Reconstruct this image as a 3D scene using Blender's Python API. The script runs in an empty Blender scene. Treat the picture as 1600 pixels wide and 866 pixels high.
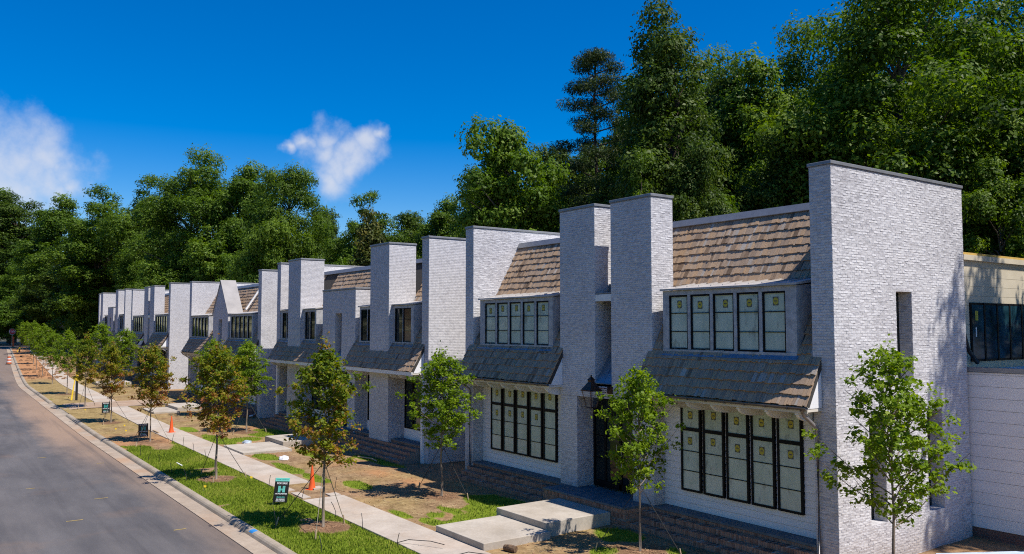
import bpy, bmesh, math, random
import numpy as np
from mathutils import Vector, Matrix, noise as mnoise

# ------------------------------------------------------------------ camera, sky, sun, exposure
SC = bpy.context.scene
COL = SC.collection
YAW, PITCH = 0.618258, 0.0605
fw = Vector((-math.cos(YAW), math.sin(YAW), 0)); rt = Vector((math.sin(YAW), math.cos(YAW), 0)); up = Vector((0, 0, 1))
f2 = fw * math.cos(PITCH) + up * math.sin(PITCH); u2 = up * math.cos(PITCH) - fw * math.sin(PITCH)
cam_d = bpy.data.cameras.new("camera"); cam = bpy.data.objects.new("camera", cam_d); COL.objects.link(cam)
M3 = Matrix((rt, u2, -f2)).transposed()
cam.matrix_world = Matrix.Translation((0, 0, 6.0)) @ M3.to_4x4()
cam_d.sensor_fit = 'HORIZONTAL'; cam_d.sensor_width = 36.0; cam_d.lens = 1292.3 / 1600 * 36
cam_d.clip_start = 0.1; cam_d.clip_end = 3000
SC.camera = cam

SUN = Vector((0.54, 0.24, 1.0)).normalized()
world = bpy.data.worlds.new("World"); SC.world = world; world.use_nodes = True
wn, wl = world.node_tree.nodes, world.node_tree.links
wn.clear()
w_out = wn.new('ShaderNodeOutputWorld')
sky = wn.new('ShaderNodeTexSky'); sky.sky_type = 'NISHITA'; sky.sun_disc = False
sky.sun_elevation = math.asin(SUN.z); sky.sun_rotation = math.atan2(SUN.x, SUN.y)
sky.altitude = 0; sky.air_density = 1.0; sky.dust_density = 0.25; sky.ozone_density = 4.0
hsv = wn.new('ShaderNodeHueSaturation'); hsv.inputs['Saturation'].default_value = 1.58; hsv.inputs['Value'].default_value = 1.0; hsv.inputs['Hue'].default_value = .511
wl.new(sky.outputs[0], hsv.inputs['Color'])
bg = wn.new('ShaderNodeBackground'); bg.inputs[1].default_value = 0.112
wl.new(hsv.outputs[0], bg.inputs[0])
bgc = wn.new('ShaderNodeBackground'); bgc.inputs[0].default_value = (0.80, 0.84, 0.95, 1); bgc.inputs[1].default_value = 0.72
tc = wn.new('ShaderNodeTexCoord')
# scattered small fair-weather clouds: (azimuth direction x, y, z, angular radius)
CLOUDS = []
def cdir(px, py, r):
    d = f2 + rt * ((px - 800) / 1292.3) - u2 * ((py - 433) / 1292.3); d.normalize(); CLOUDS.append((d, r))
for c in ((20, 252, .058), (70, 255, .052), (-30, 262, .07), (105, 268, .036), (80, 285, .046), (10, 295, .06), (40, 275, .06), (120, 288, .032), (95, 300, .04), (455, 224, .014), (478, 218, .02), (503, 212, .03), (500, 232, .028), (535, 238, .034), (568, 226, .028), (590, 218, .016), (520, 256, .036), (512, 280, .028), (548, 255, .03)):
    cdir(*c)
rc = random.Random(3)
for i in range(9):
    a = YAW + 1.0 + i * .55 + rc.uniform(-.2, .2); e = rc.uniform(.16, .3)
    for k in range(2):
        d = Vector((-math.cos(a + k * .04) * math.cos(e), math.sin(a + k * .04) * math.cos(e), math.sin(e))); CLOUDS.append((d, rc.uniform(.03, .055)))
wz = wn.new('ShaderNodeTexNoise'); wz.inputs['Scale'].default_value = 22; wz.inputs['Detail'].default_value = 5
wl.new(tc.outputs['Generated'], wz.inputs['Vector'])
wv = wn.new('ShaderNodeVectorMath'); wv.operation = 'MULTIPLY_ADD'; wv.inputs[1].default_value = (.055, .055, .055); wv.inputs[2].default_value = (-.0275, -.0275, -.0275); wl.new(wz.outputs['Color'], wv.inputs[0])
wa = wn.new('ShaderNodeVectorMath'); wa.operation = 'ADD'; wl.new(tc.outputs['Generated'], wa.inputs[0]); wl.new(wv.outputs[0], wa.inputs[1])
nz = wn.new('ShaderNodeTexNoise'); nz.inputs['Scale'].default_value = 13; nz.inputs['Detail'].default_value = 9; nz.inputs['Roughness'].default_value = .62
wl.new(tc.outputs['Generated'], nz.inputs['Vector'])
prev = None
for d, r in CLOUDS:
    ds = wn.new('ShaderNodeVectorMath'); ds.operation = 'DISTANCE'; ds.inputs[1].default_value = d
    wl.new(wa.outputs[0], ds.inputs[0])
    m = wn.new('ShaderNodeMath'); m.operation = 'MULTIPLY_ADD'; m.inputs[1].default_value = -1 / r; m.inputs[2].default_value = 1.0
    wl.new(ds.outputs['Value'], m.inputs[0])
    if prev is None: prev = m
    else:
        mx = wn.new('ShaderNodeMath'); mx.operation = 'MAXIMUM'; wl.new(prev.outputs[0], mx.inputs[0]); wl.new(m.outputs[0], mx.inputs[1]); prev = mx
mx = wn.new('ShaderNodeMath'); mx.operation = 'MAXIMUM'; mx.inputs[1].default_value = -1.0; wl.new(prev.outputs[0], mx.inputs[0])
ad = wn.new('ShaderNodeMath'); ad.operation = 'MULTIPLY_ADD'; ad.inputs[1].default_value = 2.0; ad.inputs[2].default_value = -1.08
wl.new(nz.outputs['Fac'], ad.inputs[0])
sm = wn.new('ShaderNodeMath'); sm.operation = 'ADD'; wl.new(mx.outputs[0], sm.inputs[0]); wl.new(ad.outputs[0], sm.inputs[1])
mr = wn.new('ShaderNodeMapRange'); mr.interpolation_type = 'SMOOTHSTEP'
mr.inputs['From Min'].default_value = -0.25; mr.inputs['From Max'].default_value = 1.05; mr.inputs['To Max'].default_value = .84
wl.new(sm.outputs[0], mr.inputs['Value'])
ms = wn.new('ShaderNodeMixShader'); wl.new(mr.outputs[0], ms.inputs[0]); wl.new(bg.outputs[0], ms.inputs[1]); wl.new(bgc.outputs[0], ms.inputs[2])
wl.new(ms.outputs[0], w_out.inputs[0])

sun_d = bpy.data.lights.new("sun", 'SUN'); sun_d.energy = 5.0; sun_d.angle = math.radians(0.53); sun_d.color = (1.0, 0.945, 0.87)
sun = bpy.data.objects.new("sun", sun_d); COL.objects.link(sun)
sun.rotation_euler = SUN.to_track_quat('Z', 'Y').to_euler(); sun.location = (20, 20, 60)
vs = SC.view_settings; vs.view_transform = 'Standard'; vs.look = 'None'; vs.exposure = 0.30; vs.gamma = 1.0; vs.use_curve_mapping = False
SC.render.engine = 'CYCLES'
SC.cycles.use_denoising = False; SC.cycles.pixel_filter_type = 'BLACKMAN_HARRIS'; SC.cycles.filter_width = 1.1; SC.cycles.sample_clamp_indirect = 4.0
SC.cycles.max_bounces = 6; SC.cycles.diffuse_bounces = 3; SC.cycles.glossy_bounces = 3; SC.cycles.transmission_bounces = 4; SC.cycles.transparent_max_bounces = 6
SC.cycles.caustics_reflective = False; SC.cycles.caustics_refractive = False

# ------------------------------------------------------------------ terrain functions
def g(X):
    s = min(max(-X - 50.0, 0.0), 140.0)
    return .016 * s * s / (s + 6) if s > 0 else 0.0
def cv(X):
    s = max(-X - 88.0, 0.0)
    return .062 * s * s / (s + 6) if s > 0 else 0.0
def nz3(x, y, z=0.0): return mnoise.noise(Vector((x, y, z)))

# ------------------------------------------------------------------ helpers
def tag(o, label=None, cat=None, group=None, kind=None):
    if label: o['label'] = label
    if cat: o['category'] = cat
    if group: o['group'] = group
    if kind: o['kind'] = kind
    return o
def empty(name, loc=(0, 0, 0), rz=0.0):
    o = bpy.data.objects.new(name, None); COL.objects.link(o); o.location = loc; o.rotation_euler = (0, 0, rz); o.empty_display_size = .2
    return o
class MB:
    def __init__(s): s.v = []; s.f = []; s.t = []
    def face(s, pts, t=.5):
        n = len(s.v); s.v += [tuple(p) for p in pts]; s.f.append(tuple(range(n, n + len(pts)))); s.t.append(t)
    def box(s, x0, x1, y0, y1, z0, z1, t=.5):
        if x0 > x1: x0, x1 = x1, x0
        if y0 > y1: y0, y1 = y1, y0
        n = len(s.v)
        s.v += [(x0, y0, z0), (x1, y0, z0), (x1, y1, z0), (x0, y1, z0), (x0, y0, z1), (x1, y0, z1), (x1, y1, z1), (x0, y1, z1)]
        for q in ((3, 2, 1, 0), (4, 5, 6, 7), (0, 1, 5, 4), (1, 2, 6, 5), (2, 3, 7, 6), (3, 0, 4, 7)):
            s.f.append(tuple(n + i for i in q)); s.t.append(t)
        return s
    def prism_x(s, prof, x0, x1, t=.5):
        """profile in (y,z), extruded along x"""
        if x0 > x1: x0, x1 = x1, x0
        n = len(s.v); k = len(prof)
        s.v += [(x0, y, z) for y, z in prof] + [(x1, y, z) for y, z in prof]
        s.f.append(tuple(n + i for i in range(k))); s.f.append(tuple(n + k + i for i in reversed(range(k)))); s.t += [t, t]
        for i in range(k):
            j = (i + 1) % k; s.f.append((n + i, n + k + i, n + k + j, n + j)); s.t.append(t)
        return s
    def prism_y(s, prof, y0, y1, t=.5):
        n = len(s.v); k = len(prof)
        s.v += [(x, y0, z) for x, z in prof] + [(x, y1, z) for x, z in prof]
        s.f.append(tuple(n + i for i in range(k))); s.f.append(tuple(n + k + i for i in reversed(range(k)))); s.t += [t, t]
        for i in range(k):
            j = (i + 1) % k; s.f.append((n + i, n + k + i, n + k + j, n + j)); s.t.append(t)
        return s
    def tube(s, pts, rad, n=6, t=.5, cap=True):
        pts = [Vector(p) for p in pts]
        if not isinstance(rad, (list, tuple)): rad = [rad] * len(pts)
        base = len(s.v); ref = None
        for i, p in enumerate(pts):
            d = (pts[min(i + 1, len(pts) - 1)] - pts[max(i - 1, 0)]).normalized()
            if ref is None: ref = Vector((0, 0, 1)) if abs(d.z) < .9 else Vector((1, 0, 0))
            a = d.cross(ref).normalized(); b = d.cross(a).normalized(); ref = -b if False else ref
            for k in range(n):
                th = 2 * math.pi * k / n; s.v.append(tuple(p + a * (math.cos(th) * rad[i]) + b * (math.sin(th) * rad[i])))
        for i in range(len(pts) - 1):
            for k in range(n):
                k2 = (k + 1) % n
                s.f.append((base + i * n + k, base + i * n + k2, base + (i + 1) * n + k2, base + (i + 1) * n + k)); s.t.append(t)
        if cap:
            s.f.append(tuple(base + k for k in range(n))); s.f.append(tuple(base + (len(pts) - 1) * n + k for k in reversed(range(n)))); s.t += [t, t]
        return s
    def lathe(s, c, prof, n=14, t=.5):
        cx, cy, cz = c; b = len(s.v)
        for r, z in prof:
            for k in range(n):
                th = 2 * math.pi * k / n; s.v.append((cx + r * math.cos(th), cy + r * math.sin(th), cz + z))
        for i in range(len(prof) - 1):
            for k in range(n):
                k2 = (k + 1) % n; s.f.append((b + i * n + k, b + i * n + k2, b + (i + 1) * n + k2, b + (i + 1) * n + k)); s.t.append(t)
        s.f.append(tuple(b + k for k in reversed(range(n)))); s.f.append(tuple(b + (len(prof) - 1) * n + k for k in range(n))); s.t += [t, t]
        return s
    def mesh(s, name, mat, smooth=False):
        me = bpy.data.meshes.new(name); me.from_pydata(s.v, [], s.f)
        if mat: me.materials.append(mat)
        at = me.attributes.new('tone', 'FLOAT', 'FACE'); at.data.foreach_set('value', np.array(s.t, dtype=np.float32))
        if smooth: me.polygons.foreach_set('use_smooth', [True] * len(me.polygons))
        me.update(); return me
    def build(s, name, mat, parent=None, smooth=False, kind=None, loc=None):
        o = bpy.data.objects.new(name, s.mesh(name, mat, smooth)); COL.objects.link(o)
        if parent: o.parent = parent
        if kind: o['kind'] = kind
        if loc: o.location = loc
        return o
def bevel(o, w=.01, seg=2):
    md = o.modifiers.new('bevel', 'BEVEL'); md.width = w; md.segments = seg; md.limit_method = 'ANGLE'; md.angle_limit = .6
    return o
def inst(name, me, parent=None, loc=(0, 0, 0), rot=(0, 0, 0), scale=(1, 1, 1)):
    o = bpy.data.objects.new(name, me); COL.objects.link(o); o.parent = parent
    o.location = loc; o.rotation_euler = rot; o.scale = scale; return o

# ------------------------------------------------------------------ materials
class NT:
    def __init__(s, name):
        s.m = bpy.data.materials.new(name); s.m.use_nodes = True
        s.n = s.m.node_tree.nodes; s.l = s.m.node_tree.links
        s.b = s.n['Principled BSDF']; s.out = s.n['Material Output']
    def node(s, t, **kw):
        x = s.n.new(t)
        for k, v in kw.items():
            if k in x.inputs: x.inputs[k].default_value = v
            else: setattr(x, k, v)
        return x
    def link(s, a, b): s.l.new(a, b)
    def coord(s, kind='Object', scale=(1, 1, 1)):
        t = s.n.new('ShaderNodeTexCoord'); mp = s.n.new('ShaderNodeMapping'); mp.inputs['Scale'].default_value = scale
        s.link(t.outputs[kind], mp.inputs[0]); return mp.outputs[0]
    def noise(s, vec, scale, detail=5, rough=.55):
        x = s.n.new('ShaderNodeTexNoise'); x.inputs['Scale'].default_value = scale; x.inputs['Detail'].default_value = detail; x.inputs['Roughness'].default_value = rough
        s.link(vec, x.inputs['Vector']); return x.outputs['Fac']
    def ramp(s, fac, stops):
        x = s.n.new('ShaderNodeValToRGB'); e = x.color_ramp.elements
        while len(e) < len(stops): e.new(.5)
        for i, (p, c) in enumerate(stops):
            e[i].position = p; e[i].color = (c[0], c[1], c[2], 1) if isinstance(c, (tuple, list)) else (c, c, c, 1)
        s.link(fac, x.inputs[0]); return x.outputs[0]
    def mix(s, fac, a, b, mode='MIX'):
        x = s.n.new('ShaderNodeMix'); x.data_type = 'RGBA'; x.blend_type = mode
        if isinstance(fac, (int, float)): x.inputs[0].default_value = fac
        else: s.link(fac, x.inputs[0])
        for i, v in ((6, a), (7, b)):
            if isinstance(v, (tuple, list)): x.inputs[i].default_value = (v[0], v[1], v[2], 1)
            else: s.link(v, x.inputs[i])
        return x.outputs[2]
    def math(s, op, a, b=0.0, c=0.0):
        x = s.n.new('ShaderNodeMath'); x.operation = op
        for i, v in enumerate((a, b, c)):
            if isinstance(v, (int, float)): x.inputs[i].default_value = v
            else: s.link(v, x.inputs[i])
        return x.outputs[0]
    def attr(s, name):
        x = s.n.new('ShaderNodeAttribute'); x.attribute_name = name; return x.outputs['Fac']
    def bump(s, h, strength=.3, dist=.01):
        x = s.n.new('ShaderNodeBump'); x.inputs['Strength'].default_value = strength; x.inputs['Distance'].default_value = dist
        s.link(h, x.inputs['Height']); s.link(x.outputs[0], s.b.inputs['Normal'])
    def base(s, c):
        if isinstance(c, (tuple, list)): s.b.inputs['Base Color'].default_value = (c[0], c[1], c[2], 1)
        else: s.link(c, s.b.inputs['Base Color'])
        return s
    def set(s, rough=.6, metal=0., spec=.5, coat=0.):
        s.b.inputs['Roughness'].default_value = rough; s.b.inputs['Metallic'].default_value = metal
        s.b.inputs['Specular IOR Level'].default_value = spec; s.b.inputs['Coat Weight'].default_value = coat
        return s
def simple(name, col, rough=.6, metal=0., var=.12, scale=6., bump=0., spec=.5, stretch=(1, 1, 1), coat=0.):
    t = NT(name).set(rough, metal, spec, coat); v = t.coord('Object', stretch)
    n = t.noise(v, scale, 6); lo = [max(0, c * (1 - var * 1.4)) for c in col]; hi = [min(1, c * (1 + var)) for c in col]
    t.base(t.ramp(n, [(.3, lo), (.7, hi)]))
    if bump: t.bump(t.noise(v, scale * 6, 4), bump, .01)
    return t.m
M = {}
# whitewashed brick, geometry version (each brick has its own tone)
t = NT('whitewashed_brick').set(.85, spec=.25); v = t.coord('Object')
tone = t.attr('tone'); n1 = t.noise(t.coord('Object', (1, 1, 2.4)), 5.5, 9, .75); n2 = t.noise(t.coord('Object', (1, 1, 2.0)), 24, 5, .7); n3 = t.noise(v, .45, 4)
f = t.math('ADD', t.math('MULTIPLY', n1, .75), t.math('ADD', t.math('MULTIPLY', n2, .5), t.math('MULTIPLY', tone, .13)))
f = t.math('ADD', f, t.math('MULTIPLY', n3, .34))
t.base(t.ramp(f, [(.62, (.27, .257, .266)), (.77, (.47, .457, .466)), (.90, (.63, .617, .622)), (1.0, (.70, .688, .688))])); lc = t.b.inputs['Base Color'].links[0].from_socket; sz = t.n.new('ShaderNodeSeparateXYZ'); t.link(v, sz.inputs[0]); dm_ = t.math('MINIMUM', t.math('MAXIMUM', t.math('SUBTRACT', t.math('MULTIPLY', n3, 1.9), t.math('ADD', t.math('MULTIPLY', sz.outputs[2], .8), .15)), 0.0), .55); t.base(t.mix(dm_, lc, (.33, .26, .20)))
t.bump(t.math('ADD', n1, n2), .4, .012); M['brick_geo'] = t.m
t = NT('whitewashed_mortar').set(.9, spec=.2); v = t.coord('Object')
n1 = t.noise(t.coord('Object', (1, 1, 2.4)), 5.5, 9, .75); t.base(t.ramp(n1, [(.35, (.32, .31, .315)), (.5, (.50, .485, .495)), (.65, (.64, .625, .63))])); t.bump(t.noise(v, 60), .5, .01); M['mortar'] = t.m
# textured brick for farther walls
def brick_tex(name, c1, c2, mo, bw=.21, bh=.072, ms=.012, var=.5):
    t = NT(name).set(.85, spec=.25)
    geo = t.n.new('ShaderNodeNewGeometry'); tcn = t.n.new('ShaderNodeTexCoord'); sp = t.n.new('ShaderNodeSeparateXYZ'); sn = t.n.new('ShaderNodeSeparateXYZ')
    t.link(tcn.outputs['Object'], sp.inputs[0]); t.link(tcn.outputs['Normal'], sn.inputs[0])
    ax = t.math('GREATER_THAN', t.math('ABSOLUTE', sn.outputs[0]), .5)
    az = t.math('GREATER_THAN', t.math('ABSOLUTE', sn.outputs[2]), .7)
    u = t.math('ADD', t.math('MULTIPLY', sp.outputs[1], ax), t.math('MULTIPLY', sp.outputs[0], t.math('SUBTRACT', 1.0, ax)))
    vv = t.math('ADD', t.math('MULTIPLY', sp.outputs[1], az), t.math('MULTIPLY', sp.outputs[2], t.math('SUBTRACT', 1.0, az)))
    cb = t.n.new('ShaderNodeCombineXYZ'); t.link(u, cb.inputs[0]); t.link(vv, cb.inputs[1])
    br = t.n.new('ShaderNodeTexBrick'); t.link(cb.outputs[0], br.inputs['Vector'])
    br.inputs['Scale'].default_value = 1; br.inputs['Brick Width'].default_value = bw; br.inputs['Row Height'].default_value = bh; br.inputs['Mortar Size'].default_value = ms
    br.inputs['Mortar Smooth'].default_value = .3; br.inputs['Bias'].default_value = 0
    br.inputs['Color1'].default_value = (*c1, 1); br.inputs['Color2'].default_value = (*c2, 1); br.inputs['Mortar'].default_value = (*mo, 1)
    ob = t.coord('Object'); n = t.noise(ob, 8, 8, .7); n2 = t.noise(ob, .5, 3)
    c = t.mix(t.ramp(n, [(.38, 0), (.68, 1)]), br.outputs[0], tuple(min(1, x * (1 + var)) for x in c1))
    c = t.mix(.35, c, t.ramp(n2, [(.3, .75), (.7, 1.0)]), 'MULTIPLY')
    t.base(c); t.bump(t.math('ADD', t.math('MULTIPLY', br.outputs['Fac'], -1.0), t.math('MULTIPLY', n, .8)), .7, .012)
    return t.m
M['brick'] = brick_tex('whitewashed_brick_wall', (.58, .565, .57), (.42, .405, .415), (.50, .49, .49), var=.22)
M['brick_red'] = brick_tex('red_brick', (.20, .095, .07), (.11, .07, .06), (.22, .19, .165), bw=.085, bh=.075, ms=.009, var=.35)
# cedar shakes
t = NT('cedar_shake').set(.85, spec=.2); tone = t.attr('tone'); ob = t.coord('Object', (38, 2.5, 38)); gr = t.noise(ob, 1.0, 4, .6)
big = t.noise(t.coord('Object'), .7, 3)
c = t.ramp(t.math('ADD', t.math('MULTIPLY', tone, .8), t.math('MULTIPLY', big, .2)), [(.05, (.06, .042, .03)), (.3, (.26, .175, .112)), (.48, (.43, .315, .22)), (.64, (.50, .325, .185)), (.80, (.43, .375, .315)), (1.0, (.66, .55, .44))])
c = t.mix(.75, c, t.ramp(gr, [(.25, .55), (.7, 1.15)]), 'MULTIPLY'); t.base(c); t.bump(gr, .6, .01); M['shake'] = t.m
M['under'] = simple('roof_felt', (.05, .045, .04), .9)
M['siding'] = simple('white_lap_siding', (.84, .83, .82), .55, var=.04, scale=2, stretch=(.4, 1, 3))
M['trim'] = simple('white_trim_paint', (.80, .79, .76), .5, var=.05, scale=3)
M['cream'] = simple('cream_bracket_paint', (.70, .64, .54), .55, var=.06, scale=3)
M['cream_wall'] = simple('cream_panel_wall', (.62, .54, .40), .65, var=.07, scale=1.5)
M['zinc'] = simple('weathered_zinc', (.44, .44, .45), .6, .12, var=.22, scale=5, bump=.1)
M['cap'] = simple('grey_metal_coping', (.27, .275, .285), .5, .4, var=.1, scale=4)
M['flash'] = simple('galvanised_flashing', (.25, .30, .35), .4, .6, var=.15, scale=5)
M['metal_white'] = simple('pale_metal_roof', (.47, .44, .41), .5, .1, var=.08, scale=3)
M['tpo'] = simple('white_roof_membrane', (.72, .72, .70), .7, var=.05, scale=1)
M['black'] = simple('black_window_frame', (.009, .009, .010), .5, var=.1, spec=.12)
M['gutter'] = simple('bronze_gutter', (.17, .145, .13), .45, .5, var=.12)
M['pipe'] = simple('grey_downspout', (.33, .31, .30), .45, .4, var=.1)
M['copper'] = simple('dark_copper', (.10, .055, .04), .42, .7, var=.3, scale=9)
M['plastic_white'] = simple('white_pvc', (.78, .78, .78), .4, var=.04)
M['pipe_blue'] = simple('pale_blue_pipe', (.52, .60, .68), .35, .2, var=.05)
t = NT('window_film').set(.22, spec=.5, coat=.3); ob = t.coord('Object'); n = t.noise(t.coord('Object', (1, 1, .4)), 3.2, 4); n2 = t.noise(t.coord('Object', (3, 3, 1.2)), 2.3, 2, .4)
c = t.ramp(n, [(.3, (.42, .51, .43)), (.7, (.56, .65, .55))])
c = t.mix(t.ramp(n2, [(.62, 0), (.72, .5)]), c, (.16, .18, .16)); t.base(c); t.bump(t.noise(ob, 5, 3), .12, .02); M['film'] = t.m
t = NT('dark_glass').set(.05, spec=.42); t.base(t.ramp(t.noise(t.coord('Object'), 1.2, 2), [(.35, (.006, .010, .010)), (.7, (.014, .024, .022))])); t.bump(t.noise(t.coord('Object'), 1.5, 2), .06, .02); M['glass'] = t.m
t = NT('amber_glass').set(.06, spec=.9); t.base((.16, .085, .05)); M['amber'] = t.m
M['yellow'] = simple('yellow_print', (.46, .40, .045), .5, var=.08)
M['sticker'] = simple('grey_print', (.09, .095, .085), .6, var=.1)
# bluestone paving
t = NT('bluestone').set(.7, spec=.3); t.base(t.ramp(t.noise(t.coord('Object'), 2.5, 5), [(.3, (.085, .11, .125)), (.7, (.16, .185, .20))])); t.bump(t.noise(t.coord('Object'), 20), .2); M['bluestone'] = t.m
def concrete(name, a, b, stain, amt):
    t = NT(name).set(.85, spec=.25); ob = t.coord('Object'); n = t.noise(ob, 1.1, 6, .6); n2 = t.noise(ob, 14, 6, .7); n3 = t.noise(ob, .33, 5, .65)
    c = t.ramp(t.math('ADD', t.math('MULTIPLY', n, .6), t.math('MULTIPLY', n2, .4)), [(.38, tuple(q * .88 for q in a)), (.62, b)])
    c = t.mix(t.ramp(n3, [(.48, 0), (.72, amt)]), c, stain); t.base(c); t.bump(t.noise(ob, 70, 4), .25, .006); return t.m
M['walk'] = concrete('pavement_concrete', (.415, .35, .285), (.50, .435, .365), (.42, .285, .185), .5)
M['slab'] = concrete('landing_concrete', (.40, .35, .285), (.50, .445, .375), (.30, .235, .165), .5)
M['gutter_pan'] = concrete('gutter_concrete', (.33, .26, .195), (.42, .34, .26), (.40, .235, .13), .85)
M['kerb'] = concrete('kerb_concrete', (.30, .25, .185), (.40, .335, .26), (.24, .18, .12), .6)
# asphalt
t = NT('asphalt').set(.8, spec=.3); ob = t.coord('Object'); n = t.noise(t.coord('Object', (.35, 1, 1)), .55, 6, .6); n2 = t.noise(ob, 55, 5, .7); n3 = t.noise(t.coord('Object', (.10, .9, 1)), .8, 5, .6); n4 = t.noise(ob, .23, 6, .65)
c = t.ramp(t.math('ADD', t.math('MULTIPLY', n, .7), t.math('MULTIPLY', n2, .3)), [(.36, (.070, .066, .068)), (.62, (.138, .128, .125))])
c = t.mix(t.ramp(n3, [(.5, 0), (.72, .6)]), c, (.165, .147, .138))
c = t.mix(t.ramp(n4, [(.56, 0), (.72, .30)]), c, (.25, .16, .105))
sp = t.n.new('ShaderNodeSeparateXYZ'); t.link(ob, sp.inputs[0])
edge = t.math('ADD', t.math('SUBTRACT', t.math('MULTIPLY', t.math('ADD', sp.outputs[1], t.math('MULTIPLY', n, 3.0)), .8), 0.0), -6.2)
c = t.mix(t.math('MULTIPLY', t.math('MINIMUM', t.math('MAXIMUM', edge, 0.0), 1.0), .5), c, (.27, .185, .125))
vo = t.n.new('ShaderNodeTexVoronoi'); vo.feature = 'DISTANCE_TO_EDGE'; vo.inputs['Scale'].default_value = .16; t.link(t.coord('Object'), vo.inputs['Vector'])
up_ = t.math('MULTIPLY', t.math('ADD', sp.outputs[0], 36.0), -.06); dn_ = t.math('MULTIPLY', t.math('ADD', sp.outputs[0], 92.0), .05)
far = t.math('MULTIPLY', t.math('MINIMUM', t.math('MAXIMUM', t.math('MINIMUM', up_, dn_), 0.0), 1.0), t.math('MINIMUM', t.math('MAXIMUM', t.math('ADD', edge, .9), 0.0), 1.0))
c = t.mix(t.math('MULTIPLY', far, .6), c, (.36, .235, .15))
dk = t.noise(t.coord('Object', (.06, 1.6, 1)), 1.0, 4); c = t.mix(t.ramp(dk, [(.55, 0), (.7, .45)]), c, (.062, .058, .060))
t.base(c); t.bump(n2, .8, .012); M['asphalt'] = t.m
M['paint_yellow'] = simple('survey_paint', (.33, .24, .08), .7, var=.25, scale=9)
M['paint_blue'] = simple('blue_survey_paint', (.03, .25, .62), .6, var=.2)
# ground: colour attributes grass / clay / dry / mulch on the sheet
t = NT('lawn_soil').set(.95, spec=.1); ob = t.coord('Object'); n = t.noise(ob, 1.6, 7, .65); n2 = t.noise(ob, 22, 6, .75); n3 = t.noise(ob, .5, 4)
mixn = t.math('ADD', t.math('MULTIPLY', n, .38), t.math('ADD', t.math('MULTIPLY', t.noise(ob, 6.5, 5, .7), .34), t.math('MULTIPLY', n2, .28)))
soil = t.ramp(mixn, [(.37, (.085, .05, .028)), (.47, (.22, .14, .08)), (.56, (.32, .215, .125)), (.66, (.47, .345, .21))])
clay = t.ramp(mixn, [(.3, (.30, .135, .06)), (.7, (.47, .255, .125))])
dry = t.ramp(mixn, [(.38, (.12, .08, .03)), (.50, (.28, .20, .085)), (.64, (.44, .33, .155))])
grass = t.ramp(mixn, [(.34, (.060, .090, .009)), (.52, (.15, .205, .016)), (.72, (.25, .28, .04))])
mulch = t.ramp(mixn, [(.3, (.10, .055, .03)), (.7, (.27, .16, .09))])
c = t.mix(t.ramp(n3, [(.5, 0), (.7, .6)]), soil, clay)
c = t.mix(t.attr('clay'), c, clay); c = t.mix(t.attr('dry'), c, dry)
gm = t.math('ADD', t.attr('grass'), t.math('MULTIPLY', t.math('SUBTRACT', n2, .5), .7)); c = t.mix(t.ramp(gm, [(.38, 0), (.58, 1)]), c, grass)
c = t.mix(t.attr('mulch'), c, mulch); t.base(c); t.bump(mixn, 1.0, .06); M['lawn'] = t.m
M['earth'] = simple('woodland_floor', (.07, .062, .03), .95, var=.4, scale=.4)
t = NT('grass_blade').set(.6, spec=.25); t.base(t.ramp(t.attr('tone'), [(0, (.08, .12, .008)), (.6, (.185, .255, .016)), (1, (.32, .31, .055))])); M['blade'] = t.m
t = NT('step_brick').set(.85, spec=.2); t.base(t.mix(t.ramp(t.noise(t.coord('Object'), 14, 5), [(.4, 0), (.75, .5)]), t.ramp(t.attr('tone'), [(0, (.07, .045, .038)), (.25, (.27, .12, .075)), (.6, (.48, .24, .15)), (.85, (.34, .20, .14)), (1, (.58, .43, .33))]), (.36, .31, .26))); t.bump(t.noise(t.coord('Object'), 40), .4); M['step_brick'] = t.m
M['step_mortar'] = simple('step_mortar', (.25, .215, .18), .9, var=.15)
M['coping_stone'] = simple('pale_gable_coping', (.33, .31, .295), .75, var=.12, scale=1.2)
M['earth_path'] = concrete('trodden_earth', (.33, .235, .165), (.43, .325, .24), (.36, .21, .12), .6)
M['rock'] = simple('loose_clods', (.30, .17, .09), .95, var=.35, scale=8)
def bark(name, a, b):
    t = NT(name).set(.9, spec=.15); n = t.noise(t.coord('Object', (1, 1, .25)), 9, 6, .65); t.base(t.ramp(n, [(.3, a), (.7, b)])); t.bump(n, .8, .03); return t.m
M['bark'] = bark('grey_bark', (.075, .058, .045), (.20, .165, .13)); M['bark_dark'] = bark('dark_bark', (.045, .03, .025), (.12, .09, .07)); M['bark_young'] = bark('young_bark', (.13, .10, .075), (.27, .22, .17))
def leaf(name, stops, trans=.35, rough=.5):
    m = bpy.data.materials.new(name); m.use_nodes = True; n, l = m.node_tree.nodes, m.node_tree.links
    b = n['Principled BSDF']; out = n['Material Output']; a = n.new('ShaderNodeAttribute'); a.attribute_name = 'tone'
    r = n.new('ShaderNodeValToRGB'); e = r.color_ramp.elements
    while len(e) < len(stops): e.new(.5)
    for i, (p, c) in enumerate(stops): e[i].position = p; e[i].color = (*c, 1)
    l.new(a.outputs['Fac'], r.inputs[0]); l.new(r.outputs[0], b.inputs['Base Color'])
    b.inputs['Roughness'].default_value = rough; b.inputs['Specular IOR Level'].default_value = .16
    tr = n.new('ShaderNodeBsdfTranslucent'); hs = n.new('ShaderNodeHueSaturation'); hs.inputs['Value'].default_value = 1.5; hs.inputs['Saturation'].default_value = 1.1
    l.new(r.outputs[0], hs.inputs['Color']); l.new(hs.outputs[0], tr.inputs[0])
    mx = n.new('ShaderNodeMixShader'); mx.inputs[0].default_value = trans; l.new(b.outputs[0], mx.inputs[1]); l.new(tr.outputs[0], mx.inputs[2]); l.new(mx.outputs[0], out.inputs[0])
    return m
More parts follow.
